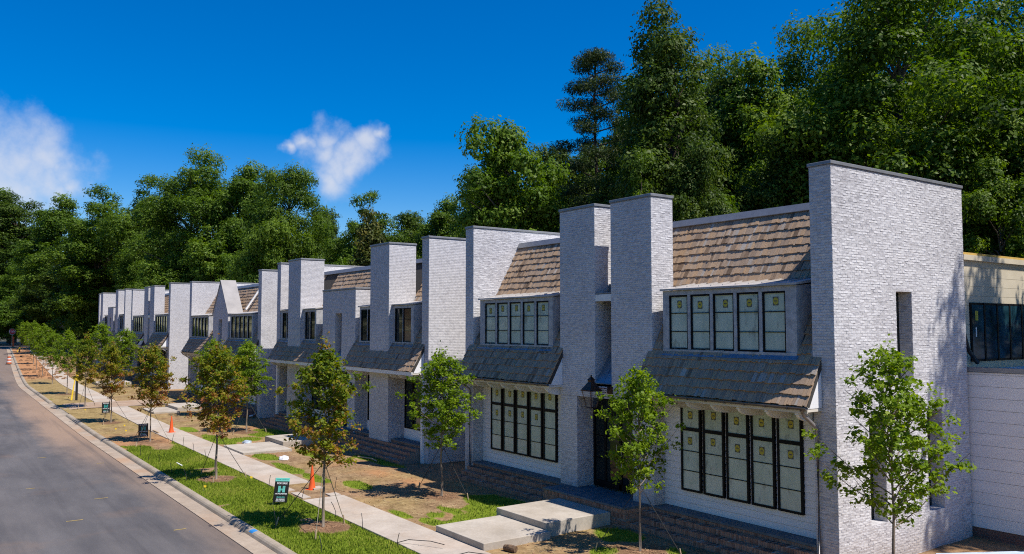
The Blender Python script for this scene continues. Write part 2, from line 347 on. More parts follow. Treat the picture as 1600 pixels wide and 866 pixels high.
M['leaf_oak'] = leaf('oak_leaf', [(0, (.032, .062, .008)), (.5, (.096, .164, .016)), (1, (.20, .275, .03))], .4)
M['leaf_dark'] = leaf('dark_leaf', [(0, (.024, .048, .008)), (.5, (.066, .112, .014)), (1, (.145, .19, .028))], .35)
M['leaf_light'] = leaf('light_leaf', [(0, (.045, .09, .010)), (.5, (.10, .175, .016)), (1, (.18, .25, .03))], .38)
M['leaf_magnolia'] = leaf('magnolia_leaf', [(0, (.03, .05, .01)), (.6, (.07, .085, .012)), (1, (.18, .15, .03))], .2)
M['leaf_pine'] = leaf('pine_needles', [(0, (.012, .028, .008)), (.6, (.035, .060, .012)), (1, (.11, .12, .02))], .15)
M['leaf_maple'] = leaf('maple_leaf', [(0, (.075, .14, .010)), (.6, (.19, .28, .016)), (1, (.30, .37, .03))], .45)
M['leaf_maple_red'] = leaf('turning_maple_leaf', [(0, (.085, .14, .012)), (.3, (.17, .215, .016)), (.52, (.27, .235, .022)), (.72, (.31, .16, .035)), (1, (.42, .17, .09))], .45)
M['orange'] = simple('orange_plastic', (.75, .11, .022), .5, var=.08)
M['orange_dark'] = simple('orange_drum', (.62, .13, .03), .5, var=.1)
M['white_refl'] = simple('white_reflective', (.75, .73, .72), .4, var=.05)
M['red'] = simple('red_sign', (.50, .018, .03), .4, var=.05)
M['steel'] = simple('galvanised_steel', (.40, .40, .40), .4, .8)
M['sign_black'] = simple('black_sign_face', (.010, .011, .013), .4, var=.05)
M['teal'] = simple('teal_print', (.16, .60, .53), .45, var=.04)
M['teal_dark'] = simple('teal_print_dark', (.04, .34, .32), .45, var=.04)
M['white_print'] = simple('white_print', (.80, .80, .82), .45, var=.02)
M['black_tube'] = simple('black_poly', (.018, .018, .02), .5)
M['strap'] = simple('dark_strap', (.025, .025, .022), .7)
M['strap_tan'] = simple('tan_strap', (.22, .19, .13), .8)
M['wood'] = simple('raw_timber', (.42, .31, .19), .8, var=.15)
M['flag'] = simple('yellow_flag', (.80, .55, .02), .6)
M['cable'] = simple('overhead_cable', (.10, .10, .11), .5)
# ------------------------------------------------------------------ ground, road, kerb, pavement
RND = random.Random(11)
def sheet(name, xs, ys, zf, mat, yshift=None):
    nx, ny = len(xs), len(ys)
    v = [(x, y + (yshift(x) if yshift else 0), zf(x, y)) for x in xs for y in ys]
    f = [(i * ny + j, (i + 1) * ny + j, (i + 1) * ny + j + 1, i * ny + j + 1) for i in range(nx - 1) for j in range(ny - 1)]
    me = bpy.data.meshes.new(name); me.from_pydata(v, [], f); me.materials.append(mat); me.update()
    o = bpy.data.objects.new(name, me); COL.objects.link(o); o['kind'] = 'structure'; return o
def flip(o):
    o.data.flip_normals(); return o
def rng(a, b, st):
    n = max(1, int(round(abs(b - a) / st))); return [a + (b - a) * i / n for i in range(n + 1)]
gx = rng(-900, -220, 40) + rng(-200, 40, 5) + rng(80, 900, 60)
gy = rng(-900, -40, 60) + rng(-20, 60, 8) + rng(100, 1000, 60)
sheet('ground', gx, gy, lambda x, y: g(x) - .30 + max(0, y - 26) * .012, M['earth'])
# mask of grass, clay, dry turf and mulch over the front lawns
STREET = [(-23.94, 10.05), (-33.89, 9.71), (-46.77, 9.95), (-57.0, 9.79), (-66.9, 9.75), (-78.5, 10.05), (-90.4, 10.3), (-101.2, 10.6), (-113.5, 11.2), (-126.1, 12.1), (-145.1, 12.9), (-165, 14.1), (-184.0, 15.4)]
YARD = [(-16.48, 15.96), (-25.8, 15.27), (-47.86, 15.35), (-66.5, 16.2), (-82.2, 15.14), (-97.5, 15.6), (-9.9, 17.04), (-108.0, 16.2)]
GREEN = [(-23.7, 16.25, 1.7, .95), (-22.9, 15.6, 1.2, 1.0), (-22.2, 14.6, .8, .9), (-23.7, 14.35, .7, .28), (-22.6, 13.1, .6, .35), (-24.3, 12.75, .9, .16), (-23.3, 13.6, .45, .25), (-22.0, 13.6, .5, .5), (-29.5, 13.7, .9, .38), (-31.8, 13.0, 1.6, .35), (-34.6, 12.9, 1.9, .35), (-33.4, 17.0, 1.6, .5), (-35.2, 16.9, 1.2, .4), (-37.6, 15.3, 2.0, .45), (-45.5, 13.1, 2.6, .55), (-46.4, 16.3, 2.3, 1.1), (-44.8, 14.2, .8, 1.0), (-38.2, 13.2, 1.2, .5), (-18.0, 16.7, .75, .75), (-16.9, 15.2, .5, .5), (-14.3, 17.0, 1.0, .38), (-15.9, 16.6, .5, .3), (-16.2, 13.4, 1.1, .4), (-51.0, 13.0, 1.5, .4)]
REDS = [(-27.6, 17.0, 1.9, .9), (-31.2, 15.6, 1.4, .5), (-28.9, 15.9, 1.2, .5), (-49.5, 16.8, 2.5, 1.2)]
def lawn_mask(x, y):
    n = nz3(x * .55, y * .55, 3.1); n2 = nz3(x * 1.9, y * 1.9, 7.7); n3 = nz3(x * .16, y * .3, 1.3)
    c = cv(x); yy = y - c; gr = cl = dr = mu = 0.0
    if yy < 11.0:
        if x > -46: gr = 1.0 - max(0, (n2 * .8 + n - .42)) * 2.2
        if x < -41: gr *= max(0, min(1, (x + 48.5) / 5 + n * 1.2)); dr = max(0, min(1, (-x - 47) / 8 + n * .6)); cl = max(0, min(1, 1 - abs(x + 47) / 5 + n))
        if x < -52: gr = max(0, n2 * .5 + .12 + n * .3)
        if x < -93: cl = max(cl, min(1, (-x - 93) / 8 + n)); dr *= max(0, 1 - (-x - 93) / 8); gr *= .4
    else:
        for bx, by, rx, ry in GREEN:
            d = ((x - bx) / rx) ** 2 + ((y - by) / ry) ** 2; gr = max(gr, 1.25 - d * .75 + n2 * .45 + n * .3)
        gr = max(gr, (n - .38) * 1.6 + n2 * .4 - .12) if yy < 17.6 else gr
        cl = max(0, n3 * 1.5) * .5; dr = max(0, .35 + n * .8)
        for bx, by, rx, ry in REDS: cl = max(cl, 1.1 - (((x - bx) / rx) ** 2 + ((y - by) / ry) ** 2) * .8 + n2 * .5)
        if x < -50: dr = min(1, .8 + n); gr = max(gr, n2 * .5 + .1)
        if x < -93: cl = min(1, .6 + n)
        if yy > 17.2: gr *= .55; cl = max(cl, .35 + n * .5); dr *= .4
        if x > -12: gr = max(gr, n * .8 + .1)
    for tx, ty in STREET[:6] + YARD[:4]:
        d = math.hypot(x - tx, (y - ty) * 1.1) + n2 * .28
        m_ = max(0, min(1, (1.0 - d) * 2.4)); mu = max(mu, m_); gr *= 1 - m_
    return (max(0, min(1, gr)), max(0, min(1, cl)), max(0, min(1, dr)), mu)
lx = rng(12, -5, 1) + rng(-5.2, -52, .2) + rng(-52.5, -100, .5) + rng(-101.5, -192, 1.6)
ly = rng(8.29, 18.4, .2) + rng(19, 33, 1.0)
def lawn_z(x, y):
    z = g(x) + .030 * nz3(x * 1.3, y * 1.3, 2.2) + .022 * nz3(x * 4.1, y * 4.1, 4.0)
    if x < -93 and 12.8 < y - cv(x): z += .12 * (1 + nz3(x * .8, y * .8))
    return z - .012
lawn = flip(sheet('lawn', lx, ly, lawn_z, M['lawn'], cv))
vals = [lawn_mask(vv.co.x, vv.co.y) for vv in lawn.data.vertices]
for i, nm in enumerate(('grass', 'clay', 'dry', 'mulch')):
    a = lawn.data.attributes.new(nm, 'FLOAT', 'POINT'); a.data.foreach_set('value', np.array([q[i] for q in vals], dtype=np.float32))
rx = rng(30, -60, 3) + rng(-63, -192, 4)
flip(sheet('road', rx, rng(-3.2, 7.56, .9), lambda x, y: g(x) - .12 - .012 * max(0, y - 3) * .3, M['asphalt'], cv))
flip(sheet('cross_street', rng(-190.5, -202, 2), rng(-70, 90, 8), lambda x, y: g(-190) - .10, M['asphalt']))
def strip_z(x): return g(x)
# gutter pan and rolled kerb, cast in bays; the kerb drops at the crossing
GAP = (-71.2, -65.0)
kerb = empty('kerb'); kerb['kind'] = 'structure'; pan = empty('gutter_pan'); pan['kind'] = 'structure'
def bay(xa, xb, prof, mat, parent, name, n=3):
    mb = MB(); k = len(prof)
    xs = [xa + (xb - xa) * i / n for i in range(n + 1)]
    for x in xs: mb.v += [(x, y + cv(x), g(x) + z) for y, z in prof]
    for i in range(n):
        for j in range(k - 1): mb.f.append((i * k + j, i * k + j + 1, (i + 1) * k + j + 1, (i + 1) * k + j)); mb.t.append(.5)
    mb.f.append(tuple(range(k))); mb.f.append(tuple(n * k + j for j in reversed(range(k)))); mb.t += [.5, .5]
    return mb.build(name, mat, parent, smooth=False)
KP = [(8.02, -.30), (8.02, -.100), (8.055, -.035), (8.10, .004), (8.16, .020), (8.24, .018), (8.30, .004), (8.30, -.30)]
KD = [(8.02, -.30), (8.02, -.106), (8.055, -.100), (8.10, -.095), (8.16, -.08), (8.24, -.06), (8.30, -.02), (8.30, -.30)]
x = 6.0
while x > -188:
    xb = x - 3.0
    dn = xb < GAP[1] + .5 and x > GAP[0] - .5
    bay(x - .006, xb + .006, KD if dn else KP, M['kerb'], kerb, 'kerb_bay')
    bay(x - .006, xb + .006, [(7.50, -.30), (7.50, -.113), (7.8, -.118), (8.018, -.106), (8.018, -.30)], M['gutter_pan'], pan, 'gutter_bay')
    x = xb
walk = empty('pavement'); walk['kind'] = 'structure'
x = 4.0; HOLE = (-30.35, -28.85)
while x > -188:
    xb = x - 1.52
    if not (xb < -29.2 and x > -30.2):
        if not (-176 > x):
            mb = MB(); dz = RND.uniform(-.003, .004)
            ps = [(x - .008, 10.95), (xb + .008, 10.95), (xb + .008, 12.46), (x - .008, 12.46)]
            top = [(px, py + cv(px), g(px) + .022 + dz) for px, py in ps]; bot = [(px, py + cv(px), g(px) - .09) for px, py in ps]
            mb.v = top + bot; mb.f = [(3, 2, 1, 0), (4, 5, 6, 7), (0, 1, 5, 4), (1, 2, 6, 5), (2, 3, 7, 6), (3, 0, 4, 7)]; mb.t = [.5] * 6
            bevel(mb.build('paving_slab', M['walk'], walk), .008, 1)
    else:
        mb = MB(); mb.box(xb, x, 10.9, 12.5, -.2, -.045); o = mb.build('bare_clay_bed', M['rock'], walk)
        mb = MB(); mb.box(xb + .1, x - .25, 11.05, 11.35, -.06, .03); mb.build('broken_slab', M['walk'], walk)
        mb = MB(); mb.box(xb + 1.0, x - .05, 12.0, 12.4, -.06, .035); mb.build('broken_slab', M['walk'], walk)
    x = xb
# trodden earth crossing from the dropped kerb to the pavement
cross = flip(sheet('earth_crossing', rng(-66.2, -70.4, .6), rng(8.28, 15.2, .6), lambda x, y: g(x) + .03 - .06 * max(0, 1 - abs(y - 8.28) / 1.2), M['earth_path']))

# landing slabs (concrete platforms stepping up to the doors)
def slab(x0, x1, y0, y1, zt, z0, label, group='concrete landing slabs before the doors'):
    mb = MB(); mb.box(x0, x1, y0, y1, z0 - .08, zt); o = mb.build('landing_slab', M['slab']); bevel(o, .015, 2)
    tag(o, label, 'concrete slab', group); return o
slab(-21.40, -18.86, 12.475, 14.765, .195, 0, 'lower pale concrete slab beside the pavement below the lantern entry')
slab(-21.62, -19.10, 14.78, 17.27, .385, 0, 'upper pale concrete slab touching the porch under the copper lantern')
slab(-42.45, -39.3, 12.475, 14.85, .10, 0, 'lower concrete slab before the flat-topped entry of the two-chimney house')
slab(-43.3, -40.6, 14.86, 16.85, .29, 0, 'upper concrete slab before the flat-topped entry of the two-chimney house')
slab(-64.0, -60.3, 13.0, 14.7, g(-62) + .08, g(-62), 'lower concrete slab on bare ground before the pointed gable entry')
slab(-64.6, -61.0, 14.71, 16.6, g(-62) + .26, g(-62), 'upper concrete slab on bare ground before the pointed gable entry')
slab(-89.6, -86.6, 13.6, 16.6, g(-88) + .2, g(-88), 'pale concrete slab before the far entry beyond the gable')

# grass blades on the green patches
mbv, mbf, mbt = [], [], []
rg = random.Random(5)
def blade(x, y, z):
    a = rg.uniform(0, 6.283); h = rg.uniform(.03, .10); w = rg.uniform(.010, .020); lean = rg.uniform(-.6, .6) * h; b = a + rg.uniform(-.7, .7)
    n = len(mbv); dx, dy = math.cos(a) * w, math.sin(a) * w
    mbv.extend([(x - dx, y - dy, z), (x + dx, y + dy, z), (x + math.cos(b) * lean, y + math.sin(b) * lean, z + h)]); mbf.append((n, n + 1, n + 2)); mbt.append(max(0, min(1, rg.gauss(.5, .2) + .45 * nz3(x * .5, y * .8, 9.1))))
for _ in range(120000):
    x = -8 - (rg.random() ** 1.15) * 42; y = rg.uniform(8.31, 10.92) if rg.random() < .62 else rg.uniform(12.5, 17.4)
    if lawn_mask(x, y)[0] > .55: blade(x, y, lawn_z(x, y) - .004)
me = bpy.data.meshes.new('grass'); me.from_pydata(mbv, [], mbf); me.materials.append(M['blade'])
at = me.attributes.new('tone', 'FLOAT', 'FACE'); at.data.foreach_set('value', np.array(mbt, dtype=np.float32))
gro = bpy.data.objects.new('grass', me); COL.objects.link(gro); tag(gro, 'short bright green turf on the verge and lawn patches', 'grass', kind='stuff')
# straw, clods and mulch chips
mb = MB()
for _ in range(5200):
    if rg.random() < .35:
        tx, ty = rg.choice(STREET[:3] + YARD[:2]); a = rg.uniform(0, 6.28); r = abs(rg.gauss(0, .5)); x, y = tx + r * math.cos(a), ty + r * math.sin(a)
    else: x, y = rg.uniform(-50, -12), rg.choice((rg.uniform(12.6, 17.3), rg.uniform(12.6, 17.3), rg.uniform(8.5, 10.8)))
    if lawn_mask(x, y)[0] > .4: continue
    s_ = rg.uniform(.008, .022); z = lawn_z(x, y)
    mb.box(x - s_ * rg.uniform(.6, 2.2), x + s_, y - s_, y + s_ * rg.uniform(.6, 2), z - .02, z + s_ * rg.uniform(.2, .7))
for _ in range(500):
    x = rg.uniform(-150, -96); y = rg.uniform(8.6, 19) + cv(x); s_ = rg.uniform(.03, .14); z = g(x)
    mb.box(x - s_, x + s_, y - s_, y + s_ * 1.3, z - .05, z + .06 + s_ * .7)
tag(mb.build('loose_soil', M['rock']), 'loose clods and mulch chips scattered on bare ground', 'soil', kind='stuff')
M['straw'] = simple('straw', (.50, .38, .20), .9, var=.3, scale=3)
mb = MB()
for _ in range(5200):
    x, y = rg.uniform(-52, -11), rg.choice((rg.uniform(12.6, 17.2), rg.uniform(12.6, 17.2), rg.uniform(12.6, 17.2), rg.uniform(8.5, 10.8)))
    if lawn_mask(x, y)[0] > .35 or nz3(x * .7, y * .7, 21.0) < -.12: continue
    a = rg.uniform(0, 3.1416); L_ = rg.uniform(.04, .13); w_ = rg.uniform(.004, .009); z = lawn_z(x, y) + rg.uniform(.004, .02); dx, dy = math.cos(a) * L_, math.sin(a) * L_; ex, ey = -math.sin(a) * w_, math.cos(a) * w_; tz = rg.uniform(-.012, .012)
    mb.face([(x - dx - ex, y - dy - ey, z - tz), (x + dx - ex, y + dy - ey, z + tz), (x + dx + ex, y + dy + ey, z + tz), (x - dx + ex, y - dy + ey, z - tz)], rg.random())
tag(mb.build('straw', M['straw']), 'scattered straw over the bare front yards', 'straw', kind='stuff')
#==HOUSES==
# ------------------------------------------------------------------ houses
CAMP = Vector((0, 0, 6))
def bricks(mb, O, U, N, W, H, holes=(), course=.067, joint=.0095, L=.205, prot=(.0015, .006), r=None, row_h=None):
    O, U, N = Vector(O), Vector(U), Vector(N); r = r or random.Random(1)
    nrow = int(H / course)
    Vz = Vector((0, 0, 1))
    for i in range(nrow):
        z0 = i * course + joint * .5; z1 = (i + 1) * course - joint * .5
        zm = (z0 + z1) / 2
        segs = [(0.0, W)]
        for (a, b, c, d) in holes:
            if c - .02 < zm < d + .02:
                ns = []
                for s0, s1 in segs:
                    if b <= s0 or a >= s1: ns.append((s0, s1)); continue
                    if a > s0: ns.append((s0, a))
                    if b < s1: ns.append((b, s1))
                segs = ns
        off = (i % 2) * L * .5 + r.uniform(-.012, .012)
        for s0, s1 in segs:
            k = math.floor((s0 - off) / L)
            while True:
                a = max(s0 + .001, off + k * L + joint * .5); b = min(s1 - .001, off + (k + 1) * L - joint * .5); k += 1
                if a >= s1 - .01: break
                if b - a < .02: continue
                p = r.uniform(*prot); tl = r.uniform(-.003, .003); tz = r.uniform(-.004, .004); tn = .2 + .6 * r.random()
                n = len(mb.v); e = .004
                for (uu, vv, pp) in ((a, z0, -.002), (b, z0, -.002), (b, z1, -.002), (a, z1, -.002), (a + e, z0 + e, p - tl - tz), (b - e, z0 + e, p + tl - tz), (b - e, z1 - e, p + tl + tz), (a + e, z1 - e, p - tl + tz)):
                    mb.v.append(tuple(O + U * uu + Vz * (vv + r.uniform(-.0025, .0025)) + N * pp))
                for q in ((4, 5, 6, 7), (0, 1, 5, 4), (1, 2, 6, 5), (2, 3, 7, 6), (3, 0, 4, 7)): mb.f.append(tuple(n + j for j in q)); mb.t.append(tn)
def panel(mb, O, U, N, W, H, holes=(), depth=.35):
    """flat wall face with recessed openings"""
    O, U, N = Vector(O), Vector(U), Vector(N); Vz = Vector((0, 0, 1))
    us = sorted({0.0, W, *[h[0] for h in holes], *[h[1] for h in holes]}); zs = sorted({0.0, H, *[h[2] for h in holes], *[h[3] for h in holes]})
    P = lambda u, v, d=0.0: O + U * u + Vz * v - N * d
    for i in range(len(us) - 1):
        for j in range(len(zs) - 1):
            um, zm = (us[i] + us[i + 1]) / 2, (zs[j] + zs[j + 1]) / 2
            if any(h[0] < um < h[1] and h[2] < zm < h[3] for h in holes): continue
            mb.face([P(us[i], zs[j]), P(us[i + 1], zs[j]), P(us[i + 1], zs[j + 1]), P(us[i], zs[j + 1])])
    for a, b, c, d in holes:
        mb.face([P(a, c), P(a, d), P(a, d, depth), P(a, c, depth)]); mb.face([P(b, d), P(b, c), P(b, c, depth), P(b, d, depth)])
        mb.face([P(a, d), P(b, d), P(b, d, depth), P(a, d, depth)]); mb.face([P(b, c), P(a, c), P(a, c, depth), P(b, c, depth)])
def cap(h, x0, x1, y0, y1, z, mat='cap', th=.085, name='coping'):
    if x0 > x1: x0, x1 = x1, x0
    mb = MB(); o = .035; mb.box(x0 - o, x1 + o, y0 - o, y1 + o, z, z + th); mb.box(x0 - o * .4, x1 + o * .4, y0 - o * .4, y1 + o * .4, z - .03, z - .0005)
    return bevel(mb.build(name, M[mat], h), .008, 1)
# shared single shakes, sixteen tones
SHK = []
rs = random.Random(4)
for i in range(16):
    mb = MB(); mb.v = [(0, 0, 0), (1, 0, 0), (1, 1, 0), (0, 1, 0), (0.01, 0, 1), (.99, .0, .92), (1, 1, .2), (0, 1, .2)]
    mb.f = [(3, 2, 1, 0), (4, 5, 6, 7), (0, 1, 5, 4), (1, 2, 6, 5), (2, 3, 7, 6), (3, 0, 4, 7)]; mb.t = [max(0, min(1, rs.gauss(.52, .16)))] * 6; SHK.append(mb.mesh('shake', M['shake']))
YE, ZE, YR, ZR = -.64, 4.05, 2.34, 9.42
ANG = math.atan2(ZR - ZE, YR - YE); SL = math.hypot(ZR - ZE, YR - YE); CA, SA = math.cos(ANG), math.sin(ANG)
EXPO = .285
def shake_list(x0, x1, ex0, ex1, skip, r, bx0, bx1):
    """x0..x1 above the wall line, ex0..ex1 on the skirt in front of it; returns (x, width, s, thick, tilt)"""
    out = []; nc = int(SL / EXPO)
    for c in range(nc):
        s = c * EXPO; y = YE + s * CA; z = ZE + s * SA
        a, b = (ex0, ex1) if y < -.06 else ((x0, x1) if y < .97 else (bx0, bx1))
        x = a
        while x < b - .03:
            w = min(r.choice((.07, .085, .10, .12, .14, .16)) * r.uniform(.9, 1.15), b - x)
            if not any(k[0] < x + w * .5 < k[1] and k[2] < z + .1 < k[3] for k in skip):
                out.append((x, w - .009, s + r.uniform(-.022, .022), r.uniform(.030, .048), r.uniform(-.012, .02)))
            x += w
    return out
def shake_verts(mb, q, dx=0):
    x, w, s, th, tl = q; n = len(mb.v); Ln = EXPO + .09; b0 = .026
    for (u, v, t_) in ((0, 0, 0), (w, 0, 0), (w, Ln, -b0), (0, Ln, -b0), (0, 0, th + tl * .3), (w, 0, th), (w, Ln, .004), (0, Ln, .004)):
        ss = s + v; hh = t_ + b0; mb.v.append((x + u, YE + ss * CA - hh * SA, ZE + ss * SA + hh * CA))
    tn = max(0, min(1, rs.gauss(.52, .16)))
    for f in ((3, 2, 1, 0), (4, 5, 6, 7), (0, 1, 5, 4), (1, 2, 6, 5), (2, 3, 7, 6), (3, 0, 4, 7)): mb.f.append(tuple(n + j for j in f)); mb.t.append(tn)
def window(h, x0, x1, z0, z1, y, bars=(), thick=(), film=False, sticks=(), fr=.055, dep=.08, name='window', pane_mat=None, detail=True):
    """casement facing the street: frame with bars, one pane per light, maker stickers"""
    if x0 > x1: x0, x1 = x1, x0
    mb = MB(); mb.box(x0, x0 + fr, y, y + dep, z0, z1); mb.box(x1 - fr, x1, y, y + dep, z0, z1)
    mb.box(x0 + fr, x1 - fr, y, y + dep, z0, z0 + fr); mb.box(x0 + fr, x1 - fr, y, y + dep, z1 - fr, z1)
    cuts = [z0 + fr]
    allb = sorted([(b, .011) for b in bars] + [(b, .05) for b in thick])
    for b, hw in allb: mb.box(x0 + fr, x1 - fr, y + (.012 if hw < .02 else .002), y + dep - .005, b - hw, b + hw)
    w = mb.build(name, M['black'], h)
    if detail:
        lo = z0 + fr
        for b, hw in allb + [(z1 - fr, 0)]:
            p = MB(); p.box(x0 + fr, x1 - fr, y + .035, y + .05, lo, b - hw); p.build('pane', pane_mat or (M['film'] if film else M['glass']), w); lo = b + hw
    else:
        p = MB(); p.box(x0 + fr, x1 - fr, y + .035, y + .05, z0 + fr, z1 - fr); p.build('pane', pane_mat or M['glass'], w)
    for zs in sticks:
        if zs < 3 and RND.random() < .12: continue
        xm = (x0 + x1) / 2 + RND.uniform(-.05, .05); zs = zs + RND.uniform(-.05, .03)
        p = MB(); p.box(xm - .088, xm + .088, y + .031, y + .0345, zs - .115, zs + .115); st = p.build('sticker', M['sticker'], w)
        p = MB(); n = 16; p.face([(xm + .083 * math.cos(2 * math.pi * i / n), y + .0285, zs + .098 * math.sin(2 * math.pi * i / n)) for i in range(n)])
        p.build('sticker_disc', M['yellow'], w)
        p = MB(); p.box(xm - .045, xm + .045, y + .0262, y + .0272, zs - .012, zs + .016); p.build('sticker_print', M['sticker'], w)
    return w
def board_wall(h, x0, x1, z0, z1, y, bh=.19, name='siding', mat='siding', xs=None):
    """lap boards, each its own piece"""
    if x0 > x1: x0, x1 = x1, x0
    mb = MB(); mb.box(x0, x1, y + .012, y + .06, z0, z1); w = mb.build(name, M[mat], h); z = z0
    while z < z1 - .02:
        zt = min(z + bh, z1); p = MB(); p.prism_x([(y - .020, z + .005), (y - .020, z + .012), (y - .004, zt - .006), (y + .0115, zt - .006), (y + .0115, z + .005)], x0 + .002, x1 - .002); p.build('siding_board', M[mat], w); z = zt
    return w
def lantern(h, x, y, z):
    b = MB(); b.box(x + .36, x + .58, -.055, -.004, z + .42, z + .66); root = b.build('lantern', M['copper'], h)
    b = MB(); b.tube([(x + .47, -.05, z + .56), (x + .40, -.2, z + .60), (x, y, z + .60)], .018, 6); b.build('lantern_arm', M['copper'], root)
    # tapered glazed body, wider at the top, pyramid roof and finial
    for k, (sx, sy) in enumerate(((-1, -1), (1, -1), (1, 1), (-1, 1))):
        b = MB(); b.tube([(x + sx * .115, y + sy * .115, z - .02), (x + sx * .215, y + sy * .215, z + .50)], .016, 4); b.build('lantern_bar', M['copper'], root)
    def frus(mb, r0, z0, r1, z1):
        q = ((-1, -1), (1, -1), (1, 1), (-1, 1)); n = len(mb.v)
        mb.v += [(x + a * r0, y + c * r0, z0) for a, c in q] + [(x + a * r1, y + c * r1, z1) for a, c in q]
        mb.f += [(n + 3, n + 2, n + 1, n), (n + 4, n + 5, n + 6, n + 7)] + [(n + i, n + (i + 1) % 4, n + 4 + (i + 1) % 4, n + 4 + i) for i in range(4)]; mb.t += [.5] * 6
    b = MB(); frus(b, .25, z + .50, .25, z + .535); frus(b, .24, z + .536, .07, z + .80); frus(b, .08, z + .801, .08, z + .86); frus(b, .10, z + .861, .03, z + .95); b.lathe((x, y, z + .951), [(.02, 0), (.035, .03), (.015, .07)], 8); b.build('lantern_roof', M['copper'], root)
    b = MB(); frus(b, .125, z - .05, .115, z - .02); b.build('lantern_base', M['copper'], root)
    b = MB(); frus(b, .10, z - .01, .20, z + .495); b.build('lantern_glass', M['lglass'], root)
t = NT('sky_tint_glass').set(.05, spec=.4); t.base(t.ramp(t.noise(t.coord('Object'), 1.6, 3), [(.35, (.006, .025, .035)), (.7, (.03, .09, .12))])); M['glass_sky_tint'] = t.m  # blue put into the pane colour in place of reflected sky
t = NT('lantern_glass').set(.03, spec=.6); t.base((.25, .27, .3)); t.b.inputs['Alpha'].default_value = .14; M['lglass'] = t.m
def text_obj(txt, size, mat, parent, loc, rot, name='lettering', ext=.0015, align='CENTER'):
    cu = bpy.data.curves.new(name, 'FONT'); cu.body = txt; cu.size = size; cu.align_x = align; cu.align_y = 'CENTER'; cu.extrude = ext; cu.offset = .0012 * size / .06
    tmp = bpy.data.objects.new(name, cu); COL.objects.link(tmp); dg = bpy.context.evaluated_depsgraph_get(); me = bpy.data.meshes.new_from_object(tmp.evaluated_get(dg)); bpy.data.objects.remove(tmp)
    me.materials.clear(); me.materials.append(mat); return inst(name, me, parent, loc, rot)

